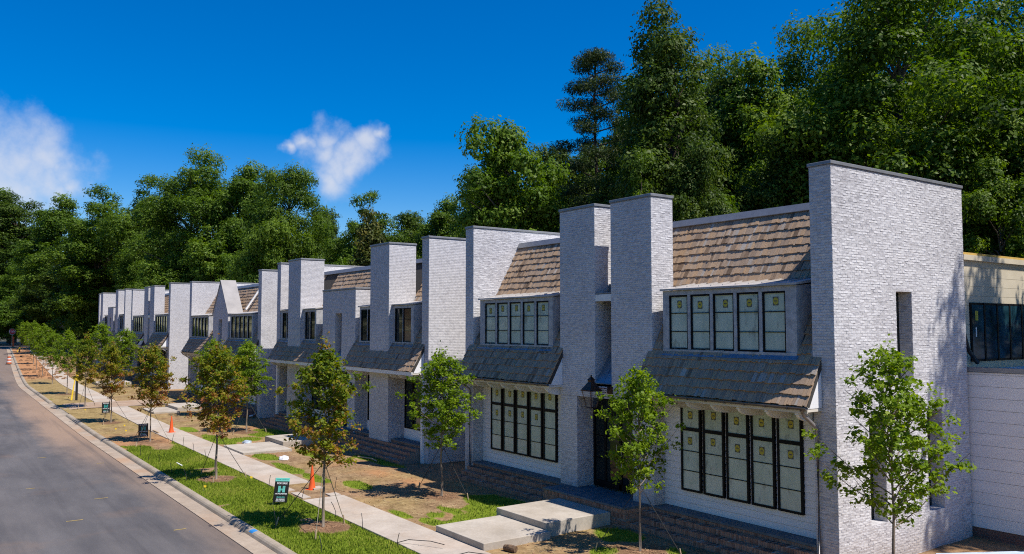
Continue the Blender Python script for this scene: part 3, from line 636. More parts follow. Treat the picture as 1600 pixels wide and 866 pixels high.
def house(xc, z0, kind, hw, label, halves, near=False, zs=1.0, cw=2.25, number=None, porch=.6, amber=False):
    h = empty('duplex_house', (xc, 18.26, z0)); h.scale = (1, 1, zs)
    tag(h, label, 'house', 'white brick duplex houses along the street')
    B = M['mortar'] if near else M['brick']; ZT = 10.065; rr = random.Random(int(-xc))
    facing = lambda par, fn: (lambda mb: (fn(mb), mb.build('brick_facing', M['brick_geo'], par, kind='stuff')))(MB()) if near else None
    # rear body and flat roof
    Ti = min(halves[0]['T'][0], halves[1]['T'][0])
    mb = MB(); mb.box(-halves[1]['T'][0] + .01, halves[0]['T'][0] - .01, 2.36, 6.45, -.3, 9.3); mb.build('rear_wall', M['brick'], h)
    mb = MB(); mb.box(-halves[1]['T'][0] + .01, halves[0]['T'][0] - .01, 2.37, 6.45, 9.31, 9.36); mb.build('flat_roof', M['tpo'], h)
    # ---------------- centre
    if kind in ('twin',):
        a, b = .40, cw; op = 1.35
        for m in (1, -1):
            mb = MB(); mb.box(m * a, m * b, 0, .95, 3.66, ZT); mb.box(m * op, m * b, 0, .95, -.3, 3.659); ch = mb.build('chimney', B, h)
            x0, x1 = sorted((m * a, m * b)); q0, q1 = sorted((m * op, m * b))
            def fn(mb):
                bricks(mb, (x0, 0, 3.66), (1, 0, 0), (0, -1, 0), x1 - x0, ZT - 3.68, r=rr)
                bricks(mb, (q0, 0, porch), (1, 0, 0), (0, -1, 0), q1 - q0, 3.66 - porch, r=rr)
                bricks(mb, (x1, 0, 3.66), (0, 1, 0), (1, 0, 0), .95, ZT - 3.68, r=rr)
                bricks(mb, (q1, 0, porch), (0, 1, 0), (1, 0, 0), .95, 3.66 - porch, r=rr)
            facing(ch, fn); cap(h, m * a, m * b, 0, .95, ZT)
        mb = MB(); mb.box(-op, op, .004, .6, 3.66, 4.13); mb.box(-a + .001, a - .001, .004, .5, 3.661, 4.128); li = mb.build('entry_lintel', B, h)
        facing(li, lambda mb: bricks(mb, (-a, .004, 3.66), (1, 0, 0), (0, -1, 0), 2 * a, .46, r=rr))
        mb = MB(); mb.prism_x([(-.02, 4.135), (-.02, 4.16), (.73, 5.23), (.73, 4.135)], -a + .004, a - .004); fl = mb.build('slot_roof', M['flash'], h)
        mb = MB(); mb.prism_x([(.0, 4.185), (.0, 4.205), (.72, 5.25), (.72, 5.22)], -.012, .012); mb.build('standing_seam', M['flash'], fl)
        mb = MB(); mb.box(-a + .004, a - .004, .02, .32, 6.86, 7.08); mb.build('white_beam', M['trim'], h)
        cap(h, -a + .05, a - .05, .05, .9, 7.1, 'cap', .04, 'beam_flashing')
        window(h, -a + .01, a - .01, 4.9, 6.85, .74, bars=(5.55, 6.2), name='slot_window', detail=near)
        mb = MB(); mb.box(-cw + .02, cw - .02, .951, 2.35, -.3, 7.09); mb.build('core_wall', M['brick'], h)
        mb = MB(); mb.box(-.38, .38, .60, .98, 7.15, 7.45); mb.build('roof_box', M['cap'], h)
        dw, dy = op, .72
    elif kind == 'block':
        y0 = -.03; top = 8.05
        mb = MB(); holes = [(cw - .41, cw + .41, 4.35, 6.8), (cw - 1.25, cw + 1.25, porch, 3.7)]
        panel(mb, (-cw, y0, 0), (1, 0, 0), (0, -1, 0), 2 * cw, top, holes, .42)
        mb.face([(cw, y0, 0), (cw, 2.4, 0), (cw, 2.4, top), (cw, y0, top)]); mb.face([(-cw, 2.4, 0), (-cw, y0, 0), (-cw, y0, top), (-cw, 2.4, top)])
        mb.box(-cw + .002, cw - .002, .4, 2.4, -.3, top - .003); eb = mb.build('entry_block', B, h)
        def fn(mb):
            bricks(mb, (-cw, y0, 0), (1, 0, 0), (0, -1, 0), 2 * cw, top - .01, holes, r=rr); bricks(mb, (cw, y0, 0), (0, 1, 0), (1, 0, 0), 2.4, top - .01, r=rr)
        facing(eb, fn)
        cap(h, -cw, cw, y0, 2.4, top)
        mb = MB(); mb.prism_x([(y0 - .01, 4.352), (y0 - .01, 4.38), (y0 + .41, 4.95), (y0 + .41, 4.352)], -.405, .405); mb.build('slot_roof', M['flash'], h)
        window(h, -.40, .40, 4.95, 6.79, y0 + .33, bars=(5.6, 6.2), name='slot_window', detail=near)
        dw, dy = 1.25, .28
    else:
        y0 = -.04; mb = MB(); ze, za = 7.3, 9.72
        P = [(-cw, 0), (-.42, 0), (-.42, 4.9), (-.42, 6.75), (.42, 6.75), (.42, 0), (cw, 0)]
        holes = [(cw - .42, cw + .42, 4.9, 6.75), (cw - 1.2, cw + 1.2, porch, 3.7)]
        panel(mb, (-cw, y0, 0), (1, 0, 0), (0, -1, 0), 2 * cw, ze, holes, .4)
        mb.face([(-cw, y0, ze), (cw, y0, ze), (0, y0, za)])
        mb.face([(cw, y0, 0), (cw, 2.4, 0), (cw, 2.4, ze), (cw, y0, ze)]); mb.face([(-cw, 2.4, 0), (-cw, y0, 0), (-cw, y0, ze), (-cw, 2.4, ze)])
        mb.box(-cw + .002, cw - .002, .38, 2.4, -.3, ze - .003); mb.build('gable_wall', M['brick'], h)
        for m in (1, -1):
            mb = MB(); d = Vector((cw, 0, ze - za)).normalized(); nrm = Vector((-d.z, 0, d.x))
            pr = [(-.0 * m, za + .12), (m * (cw + .1), ze + .02 - .10), (m * (cw + .1), ze - .16), (0, za - .02)]
            mb.prism_y(pr, y0 - .05, 1.05); mb.build('gable_slope', M['coping_stone'], h)
        mb = MB()
        window(h, -.41, .41, 4.92, 6.74, y0 + .3, bars=(5.5, 6.1), name='slot_window', detail=False)
        dw, dy = 1.2, .26
    # door: dark steel and glass pair
    d = MB(); d.box(-dw, dw, dy + .06, dy + .1, porch, 3.64); d.box(-dw, -dw + .09, dy, dy + .06, porch, 3.64); d.box(dw - .09, dw, dy, dy + .06, porch, 3.64)
    d.box(-dw + .09, dw - .09, dy, dy + .06, 3.02, 3.12); d.box(-dw + .09, dw - .09, dy, dy + .06, 3.54, 3.64); d.box(-.06, .06, dy, dy + .06, porch, 3.02); d.box(-dw + .09, dw - .09, dy, dy + .06, porch + .002, porch + .2)
    for sx in (-.55 * dw, .55 * dw): d.box(sx - .05, sx + .05, dy + .004, dy + .05, porch + .2, 3.02)
    door = d.build('door', M['black'], h)
    for sx in (-1, 1):
        for zz in ((porch + .21, 1.55), (1.58, 2.3), (2.33, 3.01), (3.13, 3.53)):
            p = MB(); p.box(sx * .07, sx * (dw - .1), dy + .03, dy + .045, zz[0], zz[1]); p.build('pane', M['glass'], door)
        p = MB(); p.tube([(sx * .11, dy - .05, 1.35), (sx * .11, dy - .05, 2.1)], .014, 6); p.build('handle', M['steel'], door)
    # landing in front of the door
    lw = 2.0
    mb = MB(); mb.box(-lw, lw, -.95, .5, -.3, porch - .06); ld = mb.build('landing', M['step_mortar'] if xc > -50 else M['brick_red'], h)
    if xc > -50:
        mb = MB()
        for zz0, hh, LL, cc in ((-.02, .27, .212, .074), (.255, .15, .085, .148), (porch - .199, .138, .075, .137)):
            bricks(mb, (-lw, -.95, zz0), (1, 0, 0), (0, -1, 0), 2 * lw, hh + .001, (), cc, .012, LL, (.006, .018), rr); bricks(mb, (lw, -.95, zz0), (0, 1, 0), (1, 0, 0), .95, hh + .001, (), cc, .012, LL, (.006, .018), rr)
        mb.build('brick_facing', M['step_brick'], ld, kind='stuff')
    k = 0; px = -lw
    while px < lw - .05:                                   # bluestone pavers on the landing
        for yy0, yy1 in ((-.985, -.5), (-.495, 0.0), (.005, .5)):
            p = MB(); p.box(px + .004, min(px + .66, lw) - .004, yy0 + .002, yy1 - .002, porch - .058, porch - .001 + rr.uniform(-.002, .002)); p.build('paver', M['bluestone'], ld)
        px += .667
    # ---------------- the two halves
    for hi, P in enumerate(halves):
        m = 1 if hi == 0 else -1
        Tin, Tout = P['T']; r0 = P.get('r0', cw); SX = lambda a, b: tuple(sorted((m * a, m * b)))
        vis_out = m == 1
        # end wall
        mb = MB(); holes = P.get('slits', ())
        if holes:
            mb.box(Tin, Tin + .22, .002, 6.5, -.3, ZT)
            panel(mb, (Tout, 0, 0), (0, 1, 0), (1, 0, 0), 6.5, ZT, holes, Tout - Tin - .22)
            mb.face([(Tin, 0, -.3), (Tout, 0, -.3), (Tout, 0, ZT), (Tin, 0, ZT)]); mb.face([(Tin + .22, 0, ZT), (Tout, 0, ZT), (Tout, 6.5, ZT), (Tin + .22, 6.5, ZT)])
            mb.face([(Tout, 6.5, -.3), (Tin + .22, 6.5, -.3), (Tin + .22, 6.5, ZT), (Tout, 6.5, ZT)]); mb.face([(Tout, 0, -.3), (Tout, 6.5, -.3), (Tout, 6.5, 0), (Tout, 0, 0)])
        else:
            mb.box(*SX(Tin, Tout), 0, 6.5, -.3, ZT)
        ew = mb.build('end_wall', B, h)
        if near:
            def fn(mb):
                x0, x1 = SX(Tin, Tout); bricks(mb, (x0, 0, 0), (1, 0, 0), (0, -1, 0), x1 - x0, ZT - .01, r=rr)
                if m == 1: bricks(mb, (Tout, 0, 0), (0, 1, 0), (1, 0, 0), 6.5, ZT - .01, holes, r=rr)
                else: bricks(mb, (-Tin, 0, 0), (0, 1, 0), (1, 0, 0), 6.5, ZT - .01, r=rr)
                for a_, b_, c_, d_ in holes: bricks(mb, (Tout, b_, c_), (-1, 0, 0), (0, -1, 0), Tout - Tin - .23, d_ - c_, r=rr)
            facing(ew, fn)
        for a_, b_, c_, d_ in holes:
            w_ = MB(); w_.box(Tin + .225, Tin + .25, a_ + .002, b_ - .002, c_ + .002, d_ - .002); sw = w_.build('side_window', M['black'], h)
            w_ = MB(); w_.box(Tin + .252, Tin + .262, a_ + .06, b_ - .06, c_ + .06, d_ - .06); w_.build('pane', M['glass'], sw)
        cap(h, *SX(Tin, Tout), 0, 6.5, ZT)
        # roof plane
        x0, x1 = SX(r0, Tin); e0, e1 = SX(r0 - P.get('lap', .16), Tin + .26)
        prof = lambda ya, yb, th: [(ya, ZE + (ya - YE) * SA / CA - .004), (yb, ZE + (yb - YE) * SA / CA - .004), (yb + th, ZE + (yb - YE) * SA / CA - .004 - th * .6), (ya + th, ZE + (ya - YE) * SA / CA - .004 - th * .3)]
        mb = MB(); mb.prism_x(prof(YE, -.012, .10), e0 + .01, e1 - .01); mb.prism_x(prof(-.011, .95, .15), x0 + .003, x1 - .003); mb.prism_x(prof(.951, YR, .15), *SX(.0, Tin - .003)); rf = mb.build('roof', M['under'], h)
        skip = []
        for d0, d1 in P['dorm']: a_, b_ = SX(d0, d1); skip.append((a_, b_, 5.22, 7.25))
        for c0, c1 in P.get('chim', ()): a_, b_ = SX(c0, c1); skip.append((a_, b_, 4.82, 12))
        if kind == 'gable':
            a_, b_ = SX(0, cw + .1)
        lst = shake_list(x0 + .004, x1 - .004, e0, e1, skip, rr, *SX(.0, Tin - .004))
        if kind == 'gable': pass
        key = lambda q: (Vector((xc + q[0], 18.26 + YE + q[2] * CA, ZE + q[2] * SA)) - CAMP).length
        lst.sort(key=key); nsep = 150 if near else 0
        if near and m == 1: nsep = 230
        elif near: nsep = 70
        Ln = EXPO + .09
        for q in lst[:nsep]:
            sx, sw_, ss, th, tl = q; b0 = .026
            o = inst('shake', rr.choice(SHK), rf, (sx, YE + ss * CA - b0 * SA, ZE + ss * SA + b0 * CA), (ANG - .070, 0, 0), (sw_, Ln, th))
        mb = MB()
        for q in lst[nsep:]: shake_verts(mb, q)
        o = mb.build('shakes', M['shake'], rf); o['kind'] = 'stuff'
        mb = MB(); mb.prism_x([(YR - .14, ZR - .10), (YR - .16, ZR - .08), (YR - .04, ZR + .14), (YR + .2, ZR + .14), (YR + .2, ZR - .05)], *SX(.0, Tin - .004)); mb.build('ridge_cap', M['cap'], h)
        # step flashing where the roof meets the walls
        for xw in ((x0 + .02), (x1 - .02)):
            ym = YR if (xw > 0) == ((x0 + x1) * .5 < xw) and (xw * m > (r0 + Tin) * .5) else .95
            zm = ZE + (ym - YE) * SA / CA
            mb = MB(); mb.prism_x([(.0, ZE + (0 - YE) * SA / CA + .06), (ym, zm + .06), (ym, zm + .10), (.0, ZE + (0 - YE) * SA / CA + .16)], xw - .012, xw + .012); mb.build('step_flashing', M['zinc'], h)
        # white cheeks closing the skirt ends
        for xe in (e0, e1):
            inner = 1 if xe == e0 else -1
            mb = MB(); mb.prism_x([(YE + .035, ZE - .05), (-.02, ZE - .05), (-.02, ZE + (-.02 - YE) * SA / CA - .06), (YE + .035, ZE - .012)], xe + inner * .012, xe + inner * .05); mb.build('skirt_cheek', M['siding'], h)
        # eave
        fascia = P.get('fascia', False)
        mb = MB(); mb.box(e0 + .02, e1 - .02, YE + .03, .5, ZE - .13, ZE - .06); mb.build('soffit', M['cream'], h)
        if fascia:
            mb = MB(); mb.box(e0 - .01, e1 + .01, YE - .02, YE + .03, ZE - .17, ZE - .005); mb.build('fascia', M['trim'], h)
        else:
            mb = MB(); n = 7; pr = [(YE - .055 + .06 * math.cos(math.pi + math.pi * i / n), ZE - .02 + .06 * math.sin(math.pi + math.pi * i / n)) for i in range(n + 1)]
            pr += [(p_[0] * 1 + (.006 if p_[0] < YE - .055 else -.006), p_[1] + .006) for p_ in reversed(pr)]; mb.prism_x(pr, e0 - .02, e1 + .02); gt = mb.build('gutter', M['gutter'], h)
            mb = MB(); mb.box(e0 - .0, e1, YE + .004, YE + .029, ZE - .16, ZE - .01); mb.build('fascia', M['cream'], h)
            if near:
                xx = e0 + .25
                while xx < e1 - .1:
                    p = MB(); p.box(xx - .012, xx + .012, YE - .122, YE + .0, ZE - .088, ZE - .018); p.build('gutter_strap', M['gutter'], gt); xx += .66
        # curved brackets
        nb = P.get('nbr', 7)
        bx0, bx1 = P.get('br', (r0 + .1, Tin - .1))
        for i in range(nb):
            bx = m * (bx0 + (bx1 - bx0) * i / (nb - 1))
            pr = [(.5, ZE - .131), (YE + .06, ZE - .131), (YE + .06, ZE - .22)]
            for k_ in range(7):
                a_ = math.pi / 2 * k_ / 6; pr.append((YE + .10 + .62 * (1 - math.cos(a_)), ZE - .22 - .20 * math.sin(a_)))
            pr += [(.5, ZE - .45)]
            if any(c0 - .1 < abs(bx) < c1 + .1 for c0, c1 in P.get('chim', ())): continue
            mb = MB(); mb.prism_x(pr, bx - .045, bx + .045); mb.build('bracket', M['trim'], h)
        # chimneys that rise through the skirt (block type)
        for c0, c1 in P.get('chim', ()):
            a_, b_ = SX(c0, c1); yc = -.20
            mb = MB(); mb.box(a_, b_, yc, 1.25, -.3, ZT); ch = mb.build('chimney', B, h)
            if near: facing(ch, lambda mb: (bricks(mb, (a_, yc, 0), (1, 0, 0), (0, -1, 0), b_ - a_, ZT - .01, r=rr), bricks(mb, (b_, yc, 0), (0, 1, 0), (1, 0, 0), 1.45, ZT - .01, r=rr)))
            cap(h, a_, b_, yc, 1.25, ZT)
            mb = MB(); mb.box(a_ - .02, b_ + .02, yc - .03, yc - .004, 4.74, 4.86); mb.build('apron_flashing', M['flash'], h)
        # dormers
        for (d0, d1), wins in zip(P['dorm'], P['dwin']):
            a_, b_ = SX(d0, d1); fy = .02; dz0, dz1 = 5.25, 7.09
            mb = MB(); mb.box(a_, b_, fy, fy + .12, 6.95, dz1); mb.box(a_, b_, fy - .02, fy + .12, dz0, 5.335)
            edges = sorted([SX(*w_) for w_ in wins]); px = a_
            for w0, w1 in edges + [(b_, b_)]:
                if w0 - px > .005: mb.box(px + .0005, w0 - .0005, fy, fy + .12, 5.336, 6.949)
                px = w1
            ypl = lambda z: YE + (z - ZE) * CA / SA
            mb.box(a_ + .001, b_ - .001, fy + .121, fy + .16, dz0, dz1 - .001)
            for xx0, xx1 in ((a_ + .0015, a_ + .05), (b_ - .05, b_ - .0015)): mb.prism_x([(fy + .161, dz0), (fy + .161, dz1), (ypl(7.22) + .05, 7.18), (ypl(dz0) + .3, dz0)], xx0, xx1)
            dm = mb.build('dormer', M['zinc'], h)
            mb = MB(); mb.prism_x([(fy - .08, dz1 + .002), (fy - .08, dz1 + .055), (ypl(7.3) + .04, 7.33), (ypl(7.3) + .04, 7.24)], a_ - .05, b_ + .05); dr_ = mb.build('dormer_roof', M['metal_white'], dm)
            if near:
                xx = a_ + .3
                while xx < b_:
                    p = MB(); p.prism_x([(fy + .25, 7.195), (fy + .25, 7.225), (ypl(7.3), 7.36), (ypl(7.3), 7.31)], xx - .012, xx + .012); p.build('roof_seam', M['metal_white'], dm); xx += .45
            mb = MB(); mb.prism_x([(fy - .11, 5.14), (fy - .125, 5.155), (fy - .02, 5.262), (fy - .005, 5.23)], a_ - .06, b_ + .06); mb.build('apron_flashing', M['flash'], dm)
            for w0, w1 in edges:
                pm = M['amber'] if (amber and rr.random() < .3) else None
                if P.get('film'): window(h, w0, w1, 5.337, 6.948, fy + .025, bars=(5.87, 6.41), film=True, sticks=(6.69,), fr=.05, name='dormer_window')
                else: window(h, w0, w1, 5.337, 6.948, fy + .025, bars=(5.87, 6.41), fr=.05, name='dormer_window', pane_mat=pm, detail=xc > -50)
        # ground floor wall
        x0, x1 = SX(r0, Tin)
        if P.get('film'):
            board_wall(h, x0 + .003, x1 - .003, porch + .002, ZE - .14, .50)
            for i in range(5):
                w0, w1 = SX(3.0 + i * .86, 3.77 + i * .86)
                window(h, w0, w1, 1.15, 3.83, .40, bars=(1.75, 2.33), thick=(2.97,), film=True, sticks=(3.42, 2.66), fr=.06, dep=.10)
        else:
            mb = MB(); mb.box(x0 + .003, x1 - .003, .62, .80, porch, ZE - .14); mb.build('front_wall', M['brick'], h)
            for w_ in P['gwin']:
                w0, w1 = SX(*w_)
                mb = MB(); mb.box(w0 - .04, w1 + .04, .56, .615, porch, 1.24); mb.build('sill_panel', M['siding'], h)
                n = max(1, int(round((w1 - w0) / .8))); ww = (w1 - w0) / n
                for i in range(n): window(h, w0 + i * ww + .01, w0 + (i + 1) * ww - .01, 1.25, 3.8, .53, bars=(1.85, 2.4), thick=(2.98,), fr=.055, detail=xc > -50)
        # porch and steps
        sx0, sx1 = SX(lw + .002, Tin - .003)
        mb = MB(); mb.box(sx0, sx1, .004, .64, -.3, porch - .06); mb.build('porch_base', M['step_mortar'], h)
        mb = MB(); mb.box(sx0, sx1, -.03, .64, porch - .058, porch - .001); mb.build('porch_paving', M['bluestone'], h)
        nst = int(round(porch / .15)) - 1
        ex0, ex1 = SX(lw + .004, P.get('stepx', Tin + .0))
        for i in range(nst):
            zt = porch - .15 * (i + 1) - .002; yb = -.27 * i; ya = -.27 * (i + 1)
            mb = MB(); mb.box(ex0, ex1, ya, yb + (.0 if i else .002) - .001, -.3, zt - (.012 if xc > -50 else 0)); st = mb.build('step', M['step_mortar'] if xc > -50 else M['brick_red'], h)
            if xc > -50:
                mb = MB()
                bricks(mb, (ex0, ya, zt - .15), (1, 0, 0), (0, -1, 0), ex1 - ex0, .151, (), .149, .012, .078, (.004, .016), rr)
                xx = ex0
                while xx < ex1 - .02:
                    w_ = min(.066, ex1 - xx); mb.box(xx + .004, xx + w_, ya - .006, yb - .004, zt - .02, zt + rr.uniform(-.004, .003), rr.random()); xx += .078
                mb.build('brick_facing', M['step_brick'], st, kind='stuff')
        if xc > -50:
            mb = MB(); bricks(mb, (sx0, .004, porch - .2), (1, 0, 0), (0, -1, 0), sx1 - sx0, .139, (), .138, .012, .078, (.004, .016), rr); mb.build('brick_facing', M['step_brick'], h, kind='stuff')
        # downspout at the end wall
        if not fascia:
            xd = m * (Tin + .13)
            mb = MB(); mb.tube([(xd, YE - .05, ZE - .06), (xd, YE + .05, ZE - .22), (xd, -.09, ZE - .55), (xd, -.07, ZE - .75), (xd, -.07, .32), (xd, -.14, .14), (xd, -.3, .06)], .048, 8); ds = mb.build('downspout', M['pipe'], h, smooth=True)
            mb = MB(); mb.tube([(xd, -.28, .065), (xd + .02 * m, -.5, .03)], .062, 8); mb.build('downspout_boot', M['plastic_white'], ds)
        else:
            mb = MB(); mb.box(m * (Tin + .1), m * (Tin + .26), -.10, -.004, -.2, ZE - .18); mb.build('corner_board', M['siding'], h)
    if kind == 'twin': lantern(h, -.12, -.42, 3.42)
    if number:
        text_obj(number, .34, M['black'], h, (1.72, -.06, 3.02), (math.pi / 2, 0, 0), 'house_number', .012)
    return h
W5 = [(2.94 + i * .848, 2.94 + i * .848 + .745) for i in range(5)]
AB = dict(T=(7.87, 8.49), dorm=[(2.70, 7.41)], dwin=[W5], film=True)
A = dict(AB, slits=((2.82, 3.60, 4.55, 6.95), (1.40, 2.14, 1.0, 3.68), (4.2, 5.02, 1.0, 3.72)))
hA = house(-20.5, 0, 'twin', 8.49, 'nearest white brick duplex with copper lantern, papered windows and side slits', (A, dict(AB, T=(7.89, 8.48))), near=True)
# cream rear storey of the first house, with drain pipe and window band
mb = MB(); mb.box(6.5, 8.0, 7.35, 13.5, 4.0, 8.2); rw = mb.build('rear_storey', M['cream_wall'], hA)
z = 4.9
while z < 8.15:
    p = MB(); p.box(8.002, 8.018, 7.36, 13.5, z + .004, min(z + .29, 8.19)); p.build('wall_panel', M['cream_wall'], rw); z += .294
mb = MB(); mb.box(6.4, 8.10, 7.25, 13.6, 8.2, 8.27); mb.build('rear_roof_edge', simple('raw_sheathing', (.62, .40, .10), .7), hA)
mb = MB(); mb.box(6.45, 8.12, 7.3, 13.6, 8.04, 8.199); mb.build('rear_fascia', M['cream_wall'], hA)
mb = MB(); mb.box(8.0, 8.06, 7.72, 12.9, 4.95, 6.75); wb = mb.build('window_band', M['black'], hA)
for i in range(6):
    y0 = 7.80 + i * .84; p = MB(); p.box(8.061, 8.07, y0, y0 + .70, 5.02, 6.68); p.build('pane', M['glass_sky_tint'], wb)
    p = MB(); p.box(8.058, 8.085, y0 + .72, y0 + .80, 4.96, 6.74); p.build('mullion', M['black'], wb)
p = MB(); p.box(8.0705, 8.0715, 7.98, 8.16, 6.2, 6.5); p.build('sticker_disc', M['yellow'], wb)
p = MB(); p.box(8.0705, 8.0715, 7.98, 8.05, 5.7, 6.0); p.build('sticker_print', M['white_refl'], wb)
mb = MB(); mb.tube([(8.10, 6.95, 8.0), (8.10, 6.98, 7.0), (8.12, 7.06, 6.0), (8.16, 7.3, 5.3), (8.2, 7.75, 4.92)], .062, 8); mb.build('drain_pipe', M['black_tube'], hA, smooth=True)
mb = MB(); mb.box(8.50, 8.58, 3.92, 4.10, 2.62, 2.72); mb.prism_x([(3.88, 2.73), (4.14, 2.73), (4.10, 2.80), (3.92, 2.80)], 8.50, 8.72); mb.build('wall_light', M['flash'], hA)

SECT = [(6.42, 7.22), (7.24, 8.04)]
C_ = dict(T=(9.10, 9.71), chim=[(4.22, 6.24)], dorm=[(2.55, 4.4), (6.1, 8.3)], dwin=[[(2.68, 3.42), (3.46, 4.2)], SECT], gwin=[(2.5, 4.1), (6.5, 8.9)], fascia=True, r0=2.15, nbr=8)
D_ = dict(T=(9.0, 9.61), chim=[(5.1, 7.1)], dorm=[(3.2, 5.2), (7.0, 8.9)], dwin=[[(3.42, 4.14), (4.18, 4.92)], [(7.2, 7.9), (7.94, 8.66)]], gwin=[(2.6, 5.0), (7.2, 8.8)], fascia=True, r0=2.15, nbr=8)
house(-41.75, 0, 'block', 9.7, 'white brick duplex with flat-topped entry block numbered 35 between two square chimneys', (C_, D_), cw=2.15, number='35', porch=.75, amber=True, zs=.992)
W5e = [(2.5 + i * .94, 2.5 + i * .94 + .86) for i in range(5)]
E_ = dict(T=(8.45, 9.1), dorm=[(2.25, 7.35)], dwin=[W5e], gwin=[(3.0, 7.2)], r0=1.9)
W5f = [(3.55 + i * .94, 3.55 + i * .94 + .86) for i in range(5)]
F_ = dict(E_, T=(8.42, 9.07), dorm=[(3.3, 8.4)], dwin=[W5f], gwin=[(3.4, 7.6)])
hE = house(-63.45, g(-60), 'gable', 9.1, 'white brick duplex with pointed white gable over its entry', (E_, F_), cw=1.9, zs=.96)
mb = MB(); mb.prism_x([(0.9, 7.5), (1.0, 7.45), (YR - .1, ZR + .02), (YR - .15, ZR + .12)], -.06, .06); vly = mb.build('valley_flashing', M['trim'], hE); vly.location = (3.4, -.16, 0); vly.rotation_euler = (0, 0, 0)
W5g = [(2.9 + i * .92, 2.9 + i * .92 + .84) for i in range(5)]
G_ = dict(T=(8.05, 8.7), dorm=[(2.65, 7.7)], dwin=[W5g], gwin=[(3.0, 7.4)])
hG = house(-87.9, g(-84), 'twin', 8.7, 'white brick duplex with slotted chimney tower beyond the pointed gable house', (G_, dict(G_, T=(8.0, 8.6))), zs=.945)
I_ = dict(T=(7.9, 8.5), chim=[(4.0, 5.5)], dorm=[(2.2, 4.1), (5.4, 7.5)], dwin=[[(2.35, 3.1), (3.15, 3.9)], [(5.7, 6.45), (6.5, 7.3)]], gwin=[(2.3, 3.9), (5.7, 7.6)], fascia=True, r0=1.75)
house(-108.3, g(-104), 'block', 8.5, 'farthest white brick duplex next to the dark woods', (I_, dict(I_, T=(8.0, 8.65), chim=[(4.3, 5.8)])), cw=1.75, porch=.75, zs=.935)
# one-storey white wing beyond the end wall of the first house
wg = empty('side_wing', (-12.28, 24.85, 0)); tag(wg, 'low white boarded wing with flat grey coping behind the tall end wall', 'wing')
mb = MB(); mb.box(.0, 6.5, .03, 5.5, -.3, 4.70); mb.build('wall', M['siding'], wg)
z = .28
while z < 4.69:
    p = MB(); zt = min(z + .335, 4.70); p.prism_x([(-.010, z + .0045), (-.006, zt - .0045), (.029, zt - .0045), (.029, z + .0045)], .02, 6.48); p.build('siding_board', M['siding'], wg); z = zt
mb = MB(); mb.box(-.02, 6.55, -.05, .25, 4.71, 4.84); mb.build('coping', M['cap'], wg)
mb = MB(); mb.box(.0, 6.5, .0, .029, -.3, .27); mb.build('base_board', M['brick_red'], wg)
mb = MB(); mb.box(.0, 6.5, .26, 5.5, 4.705, 4.74); mb.build('flat_roof', M['tpo'], wg)
# ventilation of the row: yard walls between the duplexes
for xa, xb, lab in ((-31.95, -29.05, 'low brick yard wall between the lantern house and the numbered house'), (-54.2, -51.45, 'low brick yard wall between the numbered house and the gable house')):
    mb = MB(); mb.box(xa, xb, 25.2, 25.45, -.2, 2.2); o = mb.build('yard_wall', M['brick']); tag(o, lab, 'wall', 'yard walls between the duplexes')
#==OBJECTS==
# ------------------------------------------------------------------ trees
def leaf_cloud(name, pos, nrm, size, tone, mat, tmpl, rng_):
    """one mesh of many small leaves; tmpl is the leaf outline in its own plane"""
    N = len(pos); k = len(tmpl); T = np.array(tmpl, dtype=np.float32)
    nrm = nrm / (np.linalg.norm(nrm, axis=1, keepdims=True) + 1e-9)
    a = np.cross(nrm, rng_.normal(size=(N, 3))); a /= (np.linalg.norm(a, axis=1, keepdims=True) + 1e-9); b = np.cross(nrm, a)
    v = pos[:, None, :] + size[:, None, None] * (T[None, :, 0:1] * a[:, None, :] + T[None, :, 1:2] * b[:, None, :] + T[None, :, 2:3] * nrm[:, None, :])
    me = bpy.data.meshes.new(name); me.vertices.add(N * k); me.vertices.foreach_set('co', v.reshape(-1).astype(np.float32))
    me.loops.add(N * k); me.loops.foreach_set('vertex_index', np.arange(N * k, dtype=np.int32))
    me.polygons.add(N); me.polygons.foreach_set('loop_start', np.arange(0, N * k, k, dtype=np.int32))
    at = me.attributes.new('tone', 'FLOAT', 'FACE'); at.data.foreach_set('value', np.clip(tone, 0, 1).astype(np.float32))
    me.materials.append(mat); me.update(calc_edges=True); me.validate(); return me
DIAMOND = [(0, -.5, 0), (.30, 0, .06), (0, .5, 0), (-.30, 0, .06)]
MAPLE = [(0, -.45, 0), (.20, -.22, .02), (.5, -.14, -.06), (.24, .08, .03), (.30, .36, -.04), (0, .5, .02), (-.30, .36, -.04), (-.24, .08, .03), (-.5, -.14, -.06), (-.20, -.22, .02)]
NEEDLE = [(0, -.5, 0), (.09, 0, 0), (0, .5, 0), (-.09, 0, 0)]
def unit(r_, n): d = r_.normal(size=(n, 3)); return d / np.linalg.norm(d, axis=1, keepdims=True)
